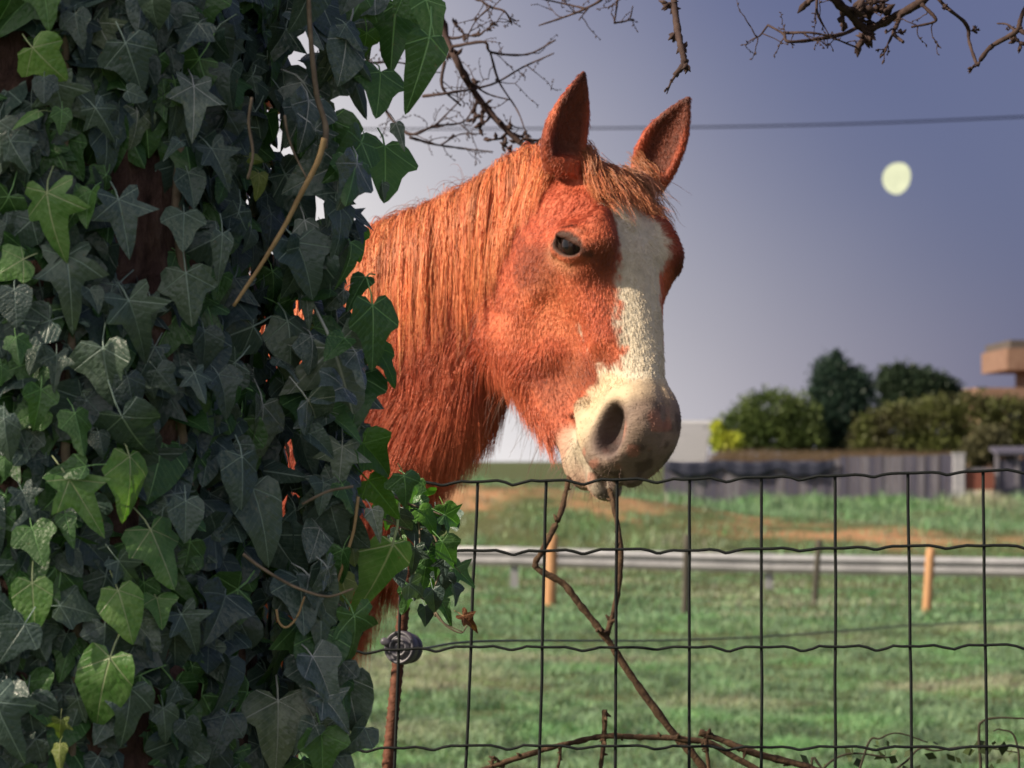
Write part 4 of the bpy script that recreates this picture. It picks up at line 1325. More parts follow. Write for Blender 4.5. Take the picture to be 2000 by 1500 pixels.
def branch(limb, d, px_paths, n_tw, tw_len, link_first=True):
    m = MB()
    for j, (pp, r0, r1) in enumerate(px_paths):
        k = d / FOC
        ctrl = [P(x, y, d + .05 * math.sin(x * .03 + y * .02)) for x, y in pp]
        if j == 0 and link_first:
            ctrl = [nearest(limb, ctrl[0] + np.array([0, 0, .2]))] + ctrl
        q = smooth_path(ctrl, 7)
        m.tube(q, [max(a_ * k, .0007) * rt_.uniform(.85, 1.2) for a_ in taper(len(q), r0, r1)], 7, True, 0, .10)
        vis_ = q[7:] if (j == 0 and link_first) else q
        twigs(m, vis_, d, max(r1 * k * .7, .0012), rt_, n_tw if j == 0 else max(2, n_tw // 3), tw_len)
    return m.build('branch', twig_bark, limb_obj[limb])
branch('a', 5.9, [([(866, -60), (868, 60), (892, 118), (930, 185), (985, 250), (1048, 306)], 9.5, 5.0),
    ([(880, 92), (945, 82), (960, 102), (1030, 106), (1085, 78)], 3.4, 1.6), ([(958, 104), (975, 160), (1010, 215), (1026, 256)], 2.6, 1.2),
    ([(868, 120), (864, 170), (900, 206)], 3.6, 1.8), ([(826, 188), (880, 181), (960, 165), (1020, 132), (1082, 104)], 3.0, 1.4), ([(905, 150), (950, 182), (1000, 196)], 2.6, 1.2)], 14, .075)
branch('a', 6.3, [([(720, -40), (735, 160), (760, 225), (800, 262), (850, 246), (905, 238), (930, 200)], 4.5, 1.6), ([(800, 268), (850, 282), (905, 290), (962, 297)], 3.0, 1.4), ([(850, 246), (880, 215), (905, 190)], 2.0, 1.0), ([(860, 284), (900, 262), (950, 262)], 2.0, 1.0)], 12, .075)
branch('a', 5.7, [([(690, 60), (700, 118), (770, 121), (830, 132)], 3.6, 1.4), ([(742, 100), (760, 60), (775, 10)], 2.2, 1.2)], 8, .06)
branch('a', 5.6, [([(1190, -60), (1180, -8), (1145, 16), (1100, 34), (1052, 50)], 3.6, 1.6), ([(1145, 17), (1095, 6), (1040, -6)], 2.4, 1.2), ([(1150, 14), (1130, 40)], 1.8, 1.0)], 5, .05)
branch('a', 5.5, [([(1212, -60), (1206, 0), (1200, 46)], 3.0, 1.5), ([(1200, 45), (1228, 38), (1236, 12)], 2.2, 1.2)], 4, .04)
branch('a', 5.7, [([(925, -60), (945, 5), (985, 22), (1000, 48)], 3.4, 1.6), ([(960, 12), (930, 40), (910, 78)], 2.0, 1.0)], 12, .045)
branch('b', 4.6, [([(1308, -70), (1314, -20), (1322, 50), (1330, 92), (1336, 122), (1318, 148)], 8.5, 5.5), ([(1320, 146), (1309, 164), (1302, 184)], 3.4, .9)], 6, .012)
branch('b', 4.9, [([(1600, -70), (1622, -12), (1662, 30), (1692, 56), (1740, 36), (1800, 2), (1840, -40)], 9.5, 8.0), ([(1685, 48), (1640, 68), (1545, 82), (1530, 66), (1500, 49)], 4.5, 2.0), ([(1530, 64), (1600, 66), (1672, 92)], 2.8, 1.8),
    ([(1760, 24), (1752, 48), (1746, 66), (1764, 82)], 4.8, 3.0), ([(1800, 8), (1826, 34), (1822, 44), (1780, 53)], 4.0, 2.0), ([(1595, -10), (1597, 28), (1612, 56)], 3.0, 1.6), ([(1650, 20), (1700, 5), (1740, 10)], 3.0, 1.6), ([(1500, 49), (1480, 72), (1466, 52)], 1.9, 1.2)], 12, .05)
branch('b', 4.8, [([(1800, -70), (1835, 0), (1886, 46), (1893, 82), (1908, 128)], 4.2, 3.2), ([(1908, 128), (1935, 92), (1984, 62), (1996, 30), (2030, -30)], 4.4, 5.0), ([(1984, 62), (1968, 48), (1948, 46)], 2.6, 1.6)], 3, .02)

# ------------------------------------------------------------------ the ivy on the trunk
def leaf_shape(right, name, fold, droop, wav, seed):
    """leaf in its own plane: base at the origin, tip at +Y, a petiole behind"""
    r_ = np.random.default_rng(seed)
    v, f, uv = [], [], []
    n = len(right)
    for sg in (1, -1):
        for j, w in enumerate((0, .55, 1.0)):
            for i, (x, y) in enumerate(right):
                yy = y if j == 2 else (max(y, .0) * (1 - .0) if j == 0 else .5 * (max(y, 0) + y))
                xx = x * w * sg
                jit = (1 + .06 * r_.normal()) if j == 2 else 1
                xx *= jit
                z = fold * abs(xx) - droop * (yy ** 2) + wav * math.sin(7 * yy + sg * 1.3 + seed) * w * abs(x) - .10 * wav * (w ** 2)
                v.append((xx, yy, z)); uv.append((xx, yy))
    for s in range(2):
        b = s * 3 * n
        for j in range(2):
            for i in range(n - 1):
                q = [b + j * n + i, b + j * n + i + 1, b + (j + 1) * n + i + 1, b + (j + 1) * n + i]
                f.append(q if s else q[::-1])
    b = len(v)
    for k, (y, z) in enumerate(((.04, .0), (-.18, -.05), (-.42, -.22))):
        for a in range(3):
            v.append((.017 * math.cos(a * 2.1), y, z + .017 * math.sin(a * 2.1))); uv.append((0.0, .3))
    for k in range(2):
        for a in range(3):
            f.append([b + k * 3 + a, b + k * 3 + (a + 1) % 3, b + k * 3 + 3 + (a + 1) % 3, b + k * 3 + 3 + a])
    me = bpy.data.meshes.new(name)
    me.from_pydata(v, [], f)
    me.polygons.foreach_set('use_smooth', np.ones(len(me.polygons), dtype=bool))
    ul = me.uv_layers.new(name='leaf')
    li = np.zeros(len(me.loops), np.int32); me.loops.foreach_get('vertex_index', li)
    ul.data.foreach_set('uv', np.array(uv, np.float32)[li].ravel())
    me.materials.append(None)
    return me
SH = {
 'A': [(0, 0), (.11, -.12), (.24, -.22), (.37, -.20), (.36, -.06), (.28, .06), (.40, .12), (.58, .30), (.44, .33), (.24, .36), (.19, .52), (.14, .74), (.05, .93), (0, 1.0)],
 'B': [(0, 0), (.14, -.13), (.30, -.15), (.43, -.05), (.50, .10), (.54, .25), (.48, .34), (.34, .40), (.27, .52), (.20, .72), (.08, .92), (0, .98)],
 'C': [(0, 0), (.14, -.12), (.32, -.12), (.44, .02), (.47, .20), (.42, .42), (.30, .64), (.16, .84), (.05, .96), (0, 1.0)],
 'D': [(0, 0), (.10, -.06), (.22, -.05), (.30, .08), (.30, .22), (.22, .36), (.17, .55), (.11, .76), (.04, .95), (0, 1.0)],
}
LEAF = {}
for k_ in SH:
    LEAF[k_] = [leaf_shape(SH[k_], 'leaf_' + k_.lower(), fo, dr, wa, i) for i, (fo, dr, wa) in enumerate(((.10, .14, .09), (.34, .24, .12), (-.18, .32, .13), (.05, .42, .18), (-.30, .10, .16), (.45, .50, .10)))]

def ivy_mat(name, base, light, rough=.34, transl=.25, vein=.55, patch=.5):
    t = NT(name)
    uvn = t.n('ShaderNodeUVMap', _uv_map='leaf').outputs[0]
    s = t.n('ShaderNodeSeparateXYZ', Vector=uvn)
    x = t.math('ABSOLUTE', s.outputs[0]); y = s.outputs[1]
    veins = None
    for ang, wd in ((0, .022), (58, .016), (112, .013)):
        dx, dy = math.sin(math.radians(ang)), math.cos(math.radians(ang))
        perp = t.math('ABSOLUTE', t.math('SUBTRACT', t.math('MULTIPLY', x, dy), t.math('MULTIPLY', y, dx)))
        along = t.math('ADD', t.math('MULTIPLY', x, dx), t.math('MULTIPLY', y, dy))
        w = t.math('MULTIPLY', t.math('SUBTRACT', 1.0, t.math('MULTIPLY', along, .75)), wd)
        m = t.math('MULTIPLY', t.math('SUBTRACT', 1.0, t.math('DIVIDE', perp, w), True), t.math('GREATER_THAN', along, 0.0))
        veins = m if veins is None else t.math('MAXIMUM', veins, m)
    # herringbone of fine veins
    fine = t.math('SINE', t.math('MULTIPLY', t.math('SUBTRACT', y, t.math('MULTIPLY', x, .85)), 58.0))
    fine = t.math('MULTIPLY', t.math('SUBTRACT', fine, .90, True), 3.2)
    veins = t.math('MAXIMUM', veins, t.math('MULTIPLY', fine, .45))
    oi = t.n('ShaderNodeObjectInfo').outputs['Random']
    off = t.n('ShaderNodeCombineXYZ', X=t.math('MULTIPLY', oi, 40.0), Y=t.math('MULTIPLY', oi, 17.0), Z=0.0).outputs[0]
    vec = t.n('ShaderNodeVectorMath', _operation='ADD', i0=uvn, i1=off).outputs[0]
    n1 = t.noise(3.2, 4, .6, vec); n2 = t.noise(26, 3, .6, vec)
    c = t.mix(t.ramp(n1, [(.35, (0, 0, 0)), (.70, (patch, patch, patch))]), base, light)
    c = t.mix(t.math('MULTIPLY', n2, .5), c, tuple(v * .6 for v in base))
    c = t.mix(1.0, c, t.ramp(oi, [(0, (.72, .78, .80)), (.5, (1, 1, 1)), (1, (1.25, 1.18, .95))]), 'MULTIPLY')
    c = t.mix(t.math('MULTIPLY', veins, vein), c, tuple(min(v * 2.6 + .10, .8) for v in light))
    spots = t.ramp(t.noise(9, 2, .5, vec), [(.70, (0, 0, 0)), (.76, (.5, .5, .5))])
    c = t.mix(spots, c, (.20, .15, .075))
    vor = t.n('ShaderNodeTexVoronoi', _feature='F1', Vector=vec, Scale=11.0).outputs['Distance']
    nrm = t.bump(t.math('ADD', t.math('ADD', t.math('MULTIPLY', veins, -.8), t.math('MULTIPLY', vor, -.5)), t.math('MULTIPLY', n1, 1.4)), .42, .005)
    t.finish(c, t.math('ADD', t.math('MULTIPLY', n1, .25), rough - .10), 0, nrm, .5)
    tr = t.n('ShaderNodeBsdfTranslucent', Color=t.mix(1.0, c, (1.1, 1.5, .35), 'MULTIPLY'))
    ms = t.n('ShaderNodeMixShader', i0=transl); t.t.links.new(t.bsdf.outputs[0], ms.inputs[1]); t.t.links.new(tr.outputs[0], ms.inputs[2])
    t.t.links.new(ms.outputs[0], t.out.inputs['Surface'])
    return t.m
IM = {
 'g': ivy_mat('ivy_green', (.062, .155, .046), (.125, .26, .085)),
 'b': ivy_mat('ivy_young', (.115, .28, .060), (.30, .48, .17), .36, .3, .6, .8),
 'd': ivy_mat('ivy_grey', (.066, .112, .094), (.140, .195, .168), .30, .15, .6),
 'k': ivy_mat('ivy_old', (.044, .076, .070), (.090, .130, .118), .36, .12, .5),
 'p': ivy_mat('ivy_painted_sheen', (.085, .130, .105), (.26, .32, .29), .24, .12, .6, .8),  # glossy leaf; sky sheen also painted in as a paler base
 't': ivy_mat('ivy_thin', (.070, .190, .026), (.13, .30, .05), .38, .45, .4),
 'y': ivy_mat('ivy_yellow', (.20, .26, .05), (.36, .40, .12), .42, .3),
 'r': ivy_mat('ivy_brown', (.15, .052, .018), (.28, .10, .035), .6, .2),
}
ivy = empty('ivy', (TX, TY, 0))
tag(ivy, 'dense climbing ivy covering the tree trunk', 'ivy')
def on_trunk(px, py, off):
    """distance at which a line of sight meets the ivy layer on the trunk"""
    R = TR + off
    lo = None
    for d in np.linspace(2.6, 3.4, 160):
        q = P(px, py, d)
        if (q[0] - TX) ** 2 + (q[1] - TY) ** 2 < R * R: lo = d; break
    return lo
rl = np.random.default_rng(29)
def leaf_matrix(pos, size, ang, nrm, rng, tilt=.25, roll=True):
    n = np.asarray(nrm, float) + rng.normal(0, tilt, 3); n /= np.linalg.norm(n)
    a = math.radians(ang)
    t_ = np.array([math.sin(a), -.22, -math.cos(a)]); t_ = t_ - n * (n @ t_); t_ /= np.linalg.norm(t_)
    x = np.cross(t_, n)
    base = np.asarray(pos) - t_ * size * .42
    x = x * rng.uniform(.78, 1.12) + t_ * rng.normal(0, .10)
    n = n * rng.uniform(.6, 1.5)
    M = Matrix(((x[0] * size, t_[0] * size, n[0] * size, base[0]), (x[1] * size, t_[1] * size, n[1] * size, base[1]), (x[2] * size, t_[2] * size, n[2] * size, base[2]), (0, 0, 0, 1)))
    return M
def add_leaf(M, kind, mat, rng):
    o = bpy.data.objects.new('leaf', LEAF[kind][rng.integers(0, 6)])
    link(o, ivy)
    o.matrix_local = Matrix.Translation(-ivy.location) @ M
    o.material_slots[0].link = 'OBJECT'; o.material_slots[0].material = IM[mat]
    return o
# leaves one can pick out in the photograph: centre, length, direction of the tip (0 down, 90 right), shape, colour
L_ = [(90, 5, 115, 10, 'B', 'g'), (92, 118, 105, 48, 'B', 'b'), (85, 172, 62, 0, 'C', 'k'), (255, 128, 125, 15, 'B', 'd'), (266, 186, 52, 70, 'C', 'd'), (205, 240, 95, 42, 'A', 'd'), (120, 236, 58, 0, 'B', 'g'), (52, 226, 72, -52, 'D', 'b'),
 (34, 302, 88, 28, 'B', 'd'), (385, 212, 135, 8, 'A', 'p'), (338, 286, 58, -42, 'D', 'd'), (296, 14, 95, -10, 'C', 'd'), (372, 68, 98, -15, 'B', 'k'), (150, 55, 85, 10, 'B', 'k'), (445, 160, 84, -10, 'C', 'k'), (560, 175, 100, 12, 'C', 'd'),
 (430, 322, 104, 32, 'A', 'k'), (572, 380, 120, 20, 'B', 'd'), (500, 312, 34, 70, 'C', 'y'), (505, 356, 56, -10, 'C', 'y'), (655, 362, 74, 5, 'D', 't'), (692, 350, 115, -18, 'B', 'g'), (756, 330, 130, 0, 'B', 'g'), (746, 372, 44, 5, 'D', 'd'),
 (772, 62, 150, 0, 'A', 'g'), (712, 92, 70, 5, 'B', 't'), (690, 155, 150, 30, 'D', 'k'), (742, 175, 110, -8, 'B', 'g'), (823, 135, 165, -10, 'D', 'g'), (782, 262, 60, 25, 'D', 'p'), (640, 28, 115, 20, 'B', 'k'), (845, 40, 120, 15, 'D', 'g'), (700, 20, 100, -20, 'B', 'g'), (810, 10, 80, 40, 'C', 'g'),
 (96, 432, 158, 2, 'A', 'b'), (168, 400, 88, -10, 'C', 'g'), (240, 436, 138, 12, 'A', 'd'), (362, 445, 108, 4, 'B', 'd'), (18, 522, 88, -58, 'B', 'b'), (140, 552, 158, 12, 'A', 'd'), (182, 582, 62, 15, 'C', 'k'), (30, 596, 88, 5, 'C', 'k'), (366, 578, 126, 6, 'B', 'd'), (270, 632, 138, 25, 'A', 'd'),
 (32, 682, 70, 5, 'B', 'g'), (110, 722, 86, 0, 'A', 'k'), (210, 728, 138, 8, 'B', 'd'), (256, 772, 100, 20, 'C', 'k'), (322, 742, 70, 40, 'B', 'k'), (4, 732, 46, 10, 'C', 'g'), (392, 752, 78, 30, 'A', 'd'), (402, 682, 100, 18, 'C', 'k'), (74, 792, 92, -10, 'B', 'g'),
 (435, 498, 118, 4, 'D', 'd'), (486, 470, 56, 0, 'C', 'k'), (602, 468, 112, 8, 'D', 'p'), (640, 525, 175, 2, 'D', 'd'), (674, 440, 106, 10, 'C', 'd'), (697, 466, 70, 10, 'B', 't'), (688, 505, 88, -4, 'D', 'g'), (697, 566, 98, -22, 'D', 'g'), (602, 602, 80, 15, 'D', 'p'), (728, 652, 140, 8, 'B', 'g'),
 (756, 708, 86, 42, 'B', 't'), (642, 646, 70, 80, 'C', 'g'), (606, 652, 52, 0, 'C', 'y'), (570, 672, 118, 12, 'C', 'd'), (682, 752, 205, 32, 'A', 'p'), (655, 700, 110, 60, 'B', 'p'), (515, 845, 150, 14, 'B', 'p'), (620, 800, 100, 10, 'B', 'd'), (440, 762, 96, 25, 'B', 'k'), (590, 838, 118, 0, 'B', 'g'),
 (155, 842, 106, 14, 'B', 'g'), (10, 852, 96, 5, 'C', 'd'), (268, 858, 170, 24, 'B', 'd'), (130, 920, 106, -78, 'D', 'g'), (165, 985, 158, 36, 'A', 'b'), (262, 942, 146, 14, 'C', 'b'), (56, 982, 78, 30, 'A', 'k'), (70, 1062, 100, 18, 'B', 'g'), (132, 1032, 80, 12, 'D', 'g'), (362, 1012, 96, 0, 'C', 'd'), (320, 1082, 150, 38, 'B', 'b'),
 (256, 1120, 98, 48, 'A', 'd'), (196, 862, 56, 10, 'C', 'k'), (8, 912, 48, 0, 'C', 'g'), (470, 935, 122, 4, 'C', 'd'), (545, 922, 118, 82, 'D', 'd'), (512, 1008, 165, 18, 'C', 'd'), (560, 1085, 120, 30, 'B', 'd'), (738, 892, 104, 62, 'B', 't'), (704, 905, 62, 8, 'D', 'p'), (745, 972, 108, 42, 'D', 't'), (795, 955, 66, 20, 'B', 'g'),
 (738, 1130, 190, -8, 'D', 'b'), (690, 1078, 52, 10, 'C', 'y'), (672, 1148, 62, 15, 'C', 'y'), (735, 1020, 70, 20, 'D', 'p'), (66, 1180, 116, 4, 'C', 'b'), (28, 1252, 108, -30, 'B', 'd'), (240, 1196, 126, 14, 'C', 'b'), (312, 1190, 74, 10, 'B', 'b'), (205, 1256, 96, 5, 'B', 'k'), (372, 1232, 102, 36, 'A', 'd'),
 (196, 1346, 178, -18, 'C', 'b'), (254, 1392, 130, 0, 'B', 'd'), (322, 1412, 80, 8, 'B', 'd'), (14, 1422, 160, 28, 'A', 'd'), (118, 1424, 52, 0, 'A', 'y'), (114, 1474, 64, 0, 'D', 'y'), (372, 1432, 72, 20, 'C', 'k'), (430, 1198, 128, -30, 'B', 'k'), (540, 1150, 62, 50, 'C', 'd'), (702, 1248, 122, 28, 'A', 'g'),
 (632, 1222, 92, 10, 'B', 'd'), (592, 1272, 138, 15, 'A', 'g'), (622, 1332, 118, 10, 'B', 'p'), (668, 1352, 100, 18, 'B', 'g'), (692, 1392, 74, 0, 'C', 'g'), (664, 1440, 110, 20, 'D', 'p'), (545, 1425, 160, 2, 'B', 'p'), (612, 1402, 110, 12, 'B', 'g'), (628, 1472, 100, 5, 'B', 'g'), (452, 1330, 110, 10, 'C', 'k'), (430, 1430, 110, -20, 'B', 'k'),
 (580, 1185, 90, 20, 'B', 'k'), (655, 1020, 90, 15, 'B', 'k'), (610, 950, 100, 10, 'B', 'd'), (620, 890, 90, 30, 'B', 'd'), (640, 1105, 100, 10, 'D', 'd')]
nleaf = 0
for (px, py, s, ang, sh_, m_) in L_:
    d = on_trunk(px, py, .075 + .02 * rl.random())
    if d is not None and px < 560:
        q = P(px, py, d - .008)
        out = np.array([q[0] - TX, q[1] - TY, 0]); out /= np.linalg.norm(out)
        nrm = out * .55 + np.array([0, -.75, .28])
        tl = .34
    else:
        d = 3.30 + rl.uniform(-.10, .08)
        q = P(px, py, d)
        nrm = np.array([.30, -.85, .25]); tl = .30
    size = s * d / FOC * (.86 if px < 560 else .95)
    add_leaf(leaf_matrix(q, size, ang, nrm, rl, tl), sh_, m_, rl); nleaf += 1
# the trailing sprig that hangs over the fence wire
for (px, py, s, ang, sh_, m_) in [(808, 962, 62, 10, 'B', 'g'), (886, 1018, 52, 60, 'A', 'g'), (878, 1080, 58, 45, 'B', 'g'), (908, 1124, 52, 70, 'A', 'g'), (818, 1045, 66, 10, 'C', 'k'), (850, 1050, 56, 20, 'B', 'k'), (832, 1120, 60, 0, 'B', 'g'), (848, 1172, 46, 10, 'C', 'k'), (800, 1172, 52, -10, 'B', 'g'), (872, 1192, 46, 30, 'D', 'g'),
                        (918, 1216, 42, 50, 'A', 'r'), (862, 1140, 44, -20, 'B', 'k'), (790, 1020, 60, 20, 'B', 'k'), (826, 1000, 50, 60, 'B', 'g'), (810, 1095, 56, 5, 'A', 'k'), (845, 1095, 44, 30, 'C', 'g'), (780, 1120, 46, 10, 'C', 'k'), (890, 1160, 38, 10, 'B', 'k'), (832, 1200, 36, 10, 'C', 'k'), (765, 1000, 60, 25, 'B', 'g'), (868, 1110, 40, 0, 'A', 'k'), (855, 1010, 40, 0, 'A', 'k')]:
    d = 4.25 + rl.uniform(-.05, .05)
    add_leaf(leaf_matrix(P(px, py, d), s * d / FOC * 1.1, ang, (.25, -.9, .2), rl, .35), sh_, m_, rl); nleaf += 1
for _ in range(26):
    px = rl.uniform(752, 890); py = rl.uniform(935, 1175)
    if px > 800 + 1.1 * (py - 930) or py > 1190 - (890 - px) * .1: continue
    d = 4.28 + rl.uniform(-.06, .06)
    add_leaf(leaf_matrix(P(px, py, d), rl.uniform(34, 56) * d / FOC, rl.normal(15, 35), (.25, -.9, .2), rl, .4), rl.choice(['B', 'C', 'A']), rl.choice(['k', 'g', 'd', 't']), rl); nleaf += 1
# older leaves between and under them, up to the 300 that show largest
rows_ = []
tries = 0
while nleaf < 300 and tries < 4000:
    tries += 1
    if rl.random() < .30:
        px = rl.uniform(560, 700); py = rl.uniform(-40, 1540)
        d = 3.32 + rl.uniform(-.08, .10); q = P(px, py, d); nrm = np.array([.35, -.8, .25]); off = .4
        if 640 < px and 140 < py < 260: continue
    else:
        px = rl.uniform(-30, 590); py = rl.uniform(-40, 1540)
        if 205 < px < 345 and 290 < py < 590: continue
        if px < 60 and 60 < py < 200: continue
        if px < 40 and 940 < py < 1030: continue
        d = on_trunk(px, py, .050 + .02 * rl.random())
        if d is None: continue
        q = P(px, py, d); out = np.array([q[0] - TX, q[1] - TY, 0]); out /= np.linalg.norm(out); nrm = out * .7 + np.array([0, -.5, .3]); off = .3
    s = rl.uniform(50, 100)
    add_leaf(leaf_matrix(q, s * d / FOC, rl.normal(8, 32), nrm, rl, off), rl.choice(['A', 'B', 'B', 'C', 'C']), rl.choice(['k', 'k', 'd', 'd', 'g', 'p']), rl)
    nleaf += 1
# the countless rest: round the back of the trunk, above and below the frame
mats = []
def mass(n, rng):
    for _ in range(n):
        mi_ = None
        if rng.random() < .62:
            z = rng.uniform(.05, 3.1); a = rng.uniform(0, 2 * math.pi)
            r = TR + rng.uniform(.036, .080)
            q = np.array([TX + math.cos(a) * r, TY + math.sin(a) * r, z])
            nrm = np.array([math.cos(a), math.sin(a), .35])
            if a > math.pi and .95 < z < 1.95:
                px = 1000 + q[0] / q[1] * FOC; py = HZ - (q[2] - CAM_Z) / q[1] * FOC
                if rng.random() < .12 or (205 < px < 345 and 290 < py < 590) or (px < 60 and 60 < py < 200): continue
                q = q - nrm * .02
        else:
            px = rng.uniform(-30, 560) if rng.random() < .6 else rng.uniform(340, 570)
            py = rng.uniform(-60, 1560)
            if (205 < px < 345 and 290 < py < 590) or (px < 60 and 60 < py < 200): continue
            d = on_trunk(px, py, rng.uniform(.034, .060)) or (3.30 + rng.uniform(-.02, .12))
            q = P(px, py, d)
            nrm = np.array([q[0] - TX, q[1] - TY, .0]) * 2.0 + np.array([0, -.3, .2])
            nrm /= np.linalg.norm(nrm)
            if rng.random() < .12:
                px = 600 + 100 * rng.random() ** 1.6; py = rng.uniform(-40, 1540)
                if not (640 < px and 130 < py < 270):
                    q = P(px + 14 * math.sin(py * .02), py, 3.30 + rng.uniform(-.10, .10)); nrm = np.array([.4, -.7, .3]); mi_ = 3
        s = rng.uniform(.030, .072)
        yield leaf_matrix(q, s, rng.normal(0, 35), nrm, rng, .35), LEAF[rng.choice(['A', 'B', 'B', 'C', 'C'])][rng.integers(0, 6)], (rng.choice([2, 3, 3, 1]) if mi_ else rng.integers(0, 3))
tmpl = {}
MV, MF, MU, MM = [], [], [], []
base_i = 0
for M, me, mi in mass(2700, rl):
    key = me.name
    if key not in tmpl:
        co = np.zeros(len(me.vertices) * 3, np.float32); me.vertices.foreach_get('co', co)
        li = np.zeros(len(me.loops), np.int32); me.loops.foreach_get('vertex_index', li)
        uv = np.zeros(len(me.loops) * 2, np.float32); me.uv_layers[0].data.foreach_get('uv', uv)
        tmpl[key] = (co.reshape(-1, 3), li.reshape(-1, 4), uv)
    co, fq, uv = tmpl[key]
    Mn = np.array(M)
    MV.append(co @ Mn[:3, :3].T + Mn[:3, 3]); MF.append(fq + base_i); MU.append(uv); MM.append(np.full(len(fq), mi, np.int32)); base_i += len(co)
o = mesh_obj('leaf_mass', np.concatenate(MV), np.concatenate(MF), [IM['k'], IM['d'], IM['g'], IM['p']], ivy)
ul = o.data.uv_layers.new(name='leaf'); ul.data.foreach_set('uv', np.concatenate(MU))
o.data.polygons.foreach_set('material_index', np.concatenate(MM))
o['kind'] = 'stuff'
# vine stems
vine = plain('vine_bark', (.10, .075, .055), (.24, .19, .14), 45, .85, 0, .5, .002, .2)
vine_pale = plain('pale_vine', (.26, .17, .085), (.42, .29, .15), 45, .8, 0, .4, .002, .2)
def vine_px(pp, r0, r1, m, dd=None, over=.03):
    ctrl = []
    for x, y in pp:
        d = on_trunk(x, y, over) if dd is None else dd
        ctrl.append(P(x, y, d if d is not None else 3.28))
    q = smooth_path(ctrl, 7)
    MB().tube(q, [a_ * 3.1 / FOC for a_ in taper(len(q), r0, r1)], 7, True, 0, .10).build('stem', m, ivy)
vine_px([(602, -20), (606, 60), (612, 130), (620, 190), (636, 245), (634, 290)], 5, 6.5, vine, 3.20)
vine_px([(634, 270), (622, 312), (590, 375), (550, 452), (505, 525), (456, 598)], 6.5, 3.5, vine_pale, 3.10)
vine_px([(492, 190), (486, 240), (494, 300), (484, 350)], 3, 3, vine, 3.06)
vine_px([(556, 225), (562, 262), (575, 300), (600, 350)], 3, 2, vine, 3.12)
vine_px([(475, 1082), (505, 1105), (545, 1130), (585, 1150), (640, 1165), (690, 1150)], 3.6, 2.4, vine, 3.10)
vine_px([(540, 1190), (545, 1215), (560, 1225), (580, 1205), (595, 1165)], 2.6, 2, vine_pale, 3.14)
vine_px([(700, 970), (690, 1040), (668, 1110), (650, 1160)], 3.4, 3.0, vine_pale, 3.24)
vine_px([(690, 950), (640, 960), (590, 985)], 3, 3, vine, 3.2)
vine_px([(320, -20), (335, 120), (352, 260), (345, 420), (362, 600), (352, 800), (372, 1000), (355, 1250), (368, 1560)], 9, 11, vine, None, .045)
vine_px([(120, -20), (130, 200), (118, 420), (140, 640), (128, 900), (150, 1200), (135, 1540)], 8, 10, vine, None, .045)
m = MB()
for pp, r0 in (([(690, 950), (740, 962), (800, 985), (845, 1040), (862, 1100), (846, 1160), (850, 1205)], 3.4), ([(800, 985), (860, 1005), (890, 1030)], 2.2), ([(850, 1195), (872, 1222), (900, 1236), (912, 1222)], 2.6), ([(800, 1160), (835, 1175), (860, 1212), (905, 1235)], 2.2), ([(815, 1000), (820, 1060), (806, 1130)], 2.2), ([(845, 1060), (875, 1090), (900, 1120)], 1.8), ([(700, 940), (760, 1000), (792, 1080), (785, 1160)], 2.4), ([(740, 1010), (800, 1035), (840, 1030)], 1.8)):
    q = smooth_path([P(x, y, 3.35 + .9 * np.clip((x - 690) / 90, 0, 1)) for x, y in pp], 6)
    m.tube(q, [a_ * 4.2 / FOC for a_ in taper(len(q), r0, r0 * .5)], 6, True, 0, .1)
m.build('stem', vine, ivy)

# ------------------------------------------------------------------ the branch the horse is nibbling, and litter along the fence
deadw = plain('dead_branch_bark', (.035, .020, .014), (.12, .075, .045), 70, .9, 0, .8, .004, .2)
def sticks(name, label, cat, paths, knots=0, mat=None):
    m = MB()
    for pp, r0, r1 in paths:
        q = smooth_path([P(x, y, d) for x, y, d in pp], 8)
        rr = [max(a_ * pp[0][2] / FOC * rt_.uniform(.85, 1.2), .0006) for a_ in taper(len(q), r0, r1)]
        m.tube(q, rr, 8, True, 0, .10)
        for _ in range(knots):
            i = rt_.integers(1, len(q) - 1)
            dr = rt_.normal(0, 1, 3); dr /= np.linalg.norm(dr)
            m.tube([q[i], q[i] + dr * rr[i] * 1.6, q[i] + dr * rr[i] * 2.6], [rr[i] * .9, rr[i] * .55, rr[i] * .2], 5)
    o = m.build(name, mat or deadw)
    tag(o, label, cat)
    return o
mo = H2W(.600, .030, -.122); md_ = float(mo[1])
ml_ = H2W(.545, .030, -.175)
sticks('forked_branch', 'forked dead branch held in the horse\'s mouth behind the mesh', 'branch', [
    ([(1190, 955, md_), (1198, 985, md_ - .03), (1212, 1070, md_ - .05), (1206, 1160, md_ - .05), (1184, 1245, md_ - .05)], 4.5, 5.5),
    ([(1112, 930, float(ml_[1])), (1104, 965, float(ml_[1]) - .04), (1092, 1010, md_ - .03), (1060, 1075, md_ - .05), (1047, 1108, md_ - .05), (1098, 1138, md_ - .05), (1132, 1180, md_ - .05), (1184, 1246, md_ - .05), (1240, 1330, md_ - .05), (1315, 1432, md_ - .05), (1380, 1510, md_ - .05), (1560, 1800, md_ - .04), (1760, 2200, md_ - .02), (1880, 2520, md_)], 4.5, 9.5)], 10)
DB = 4.72
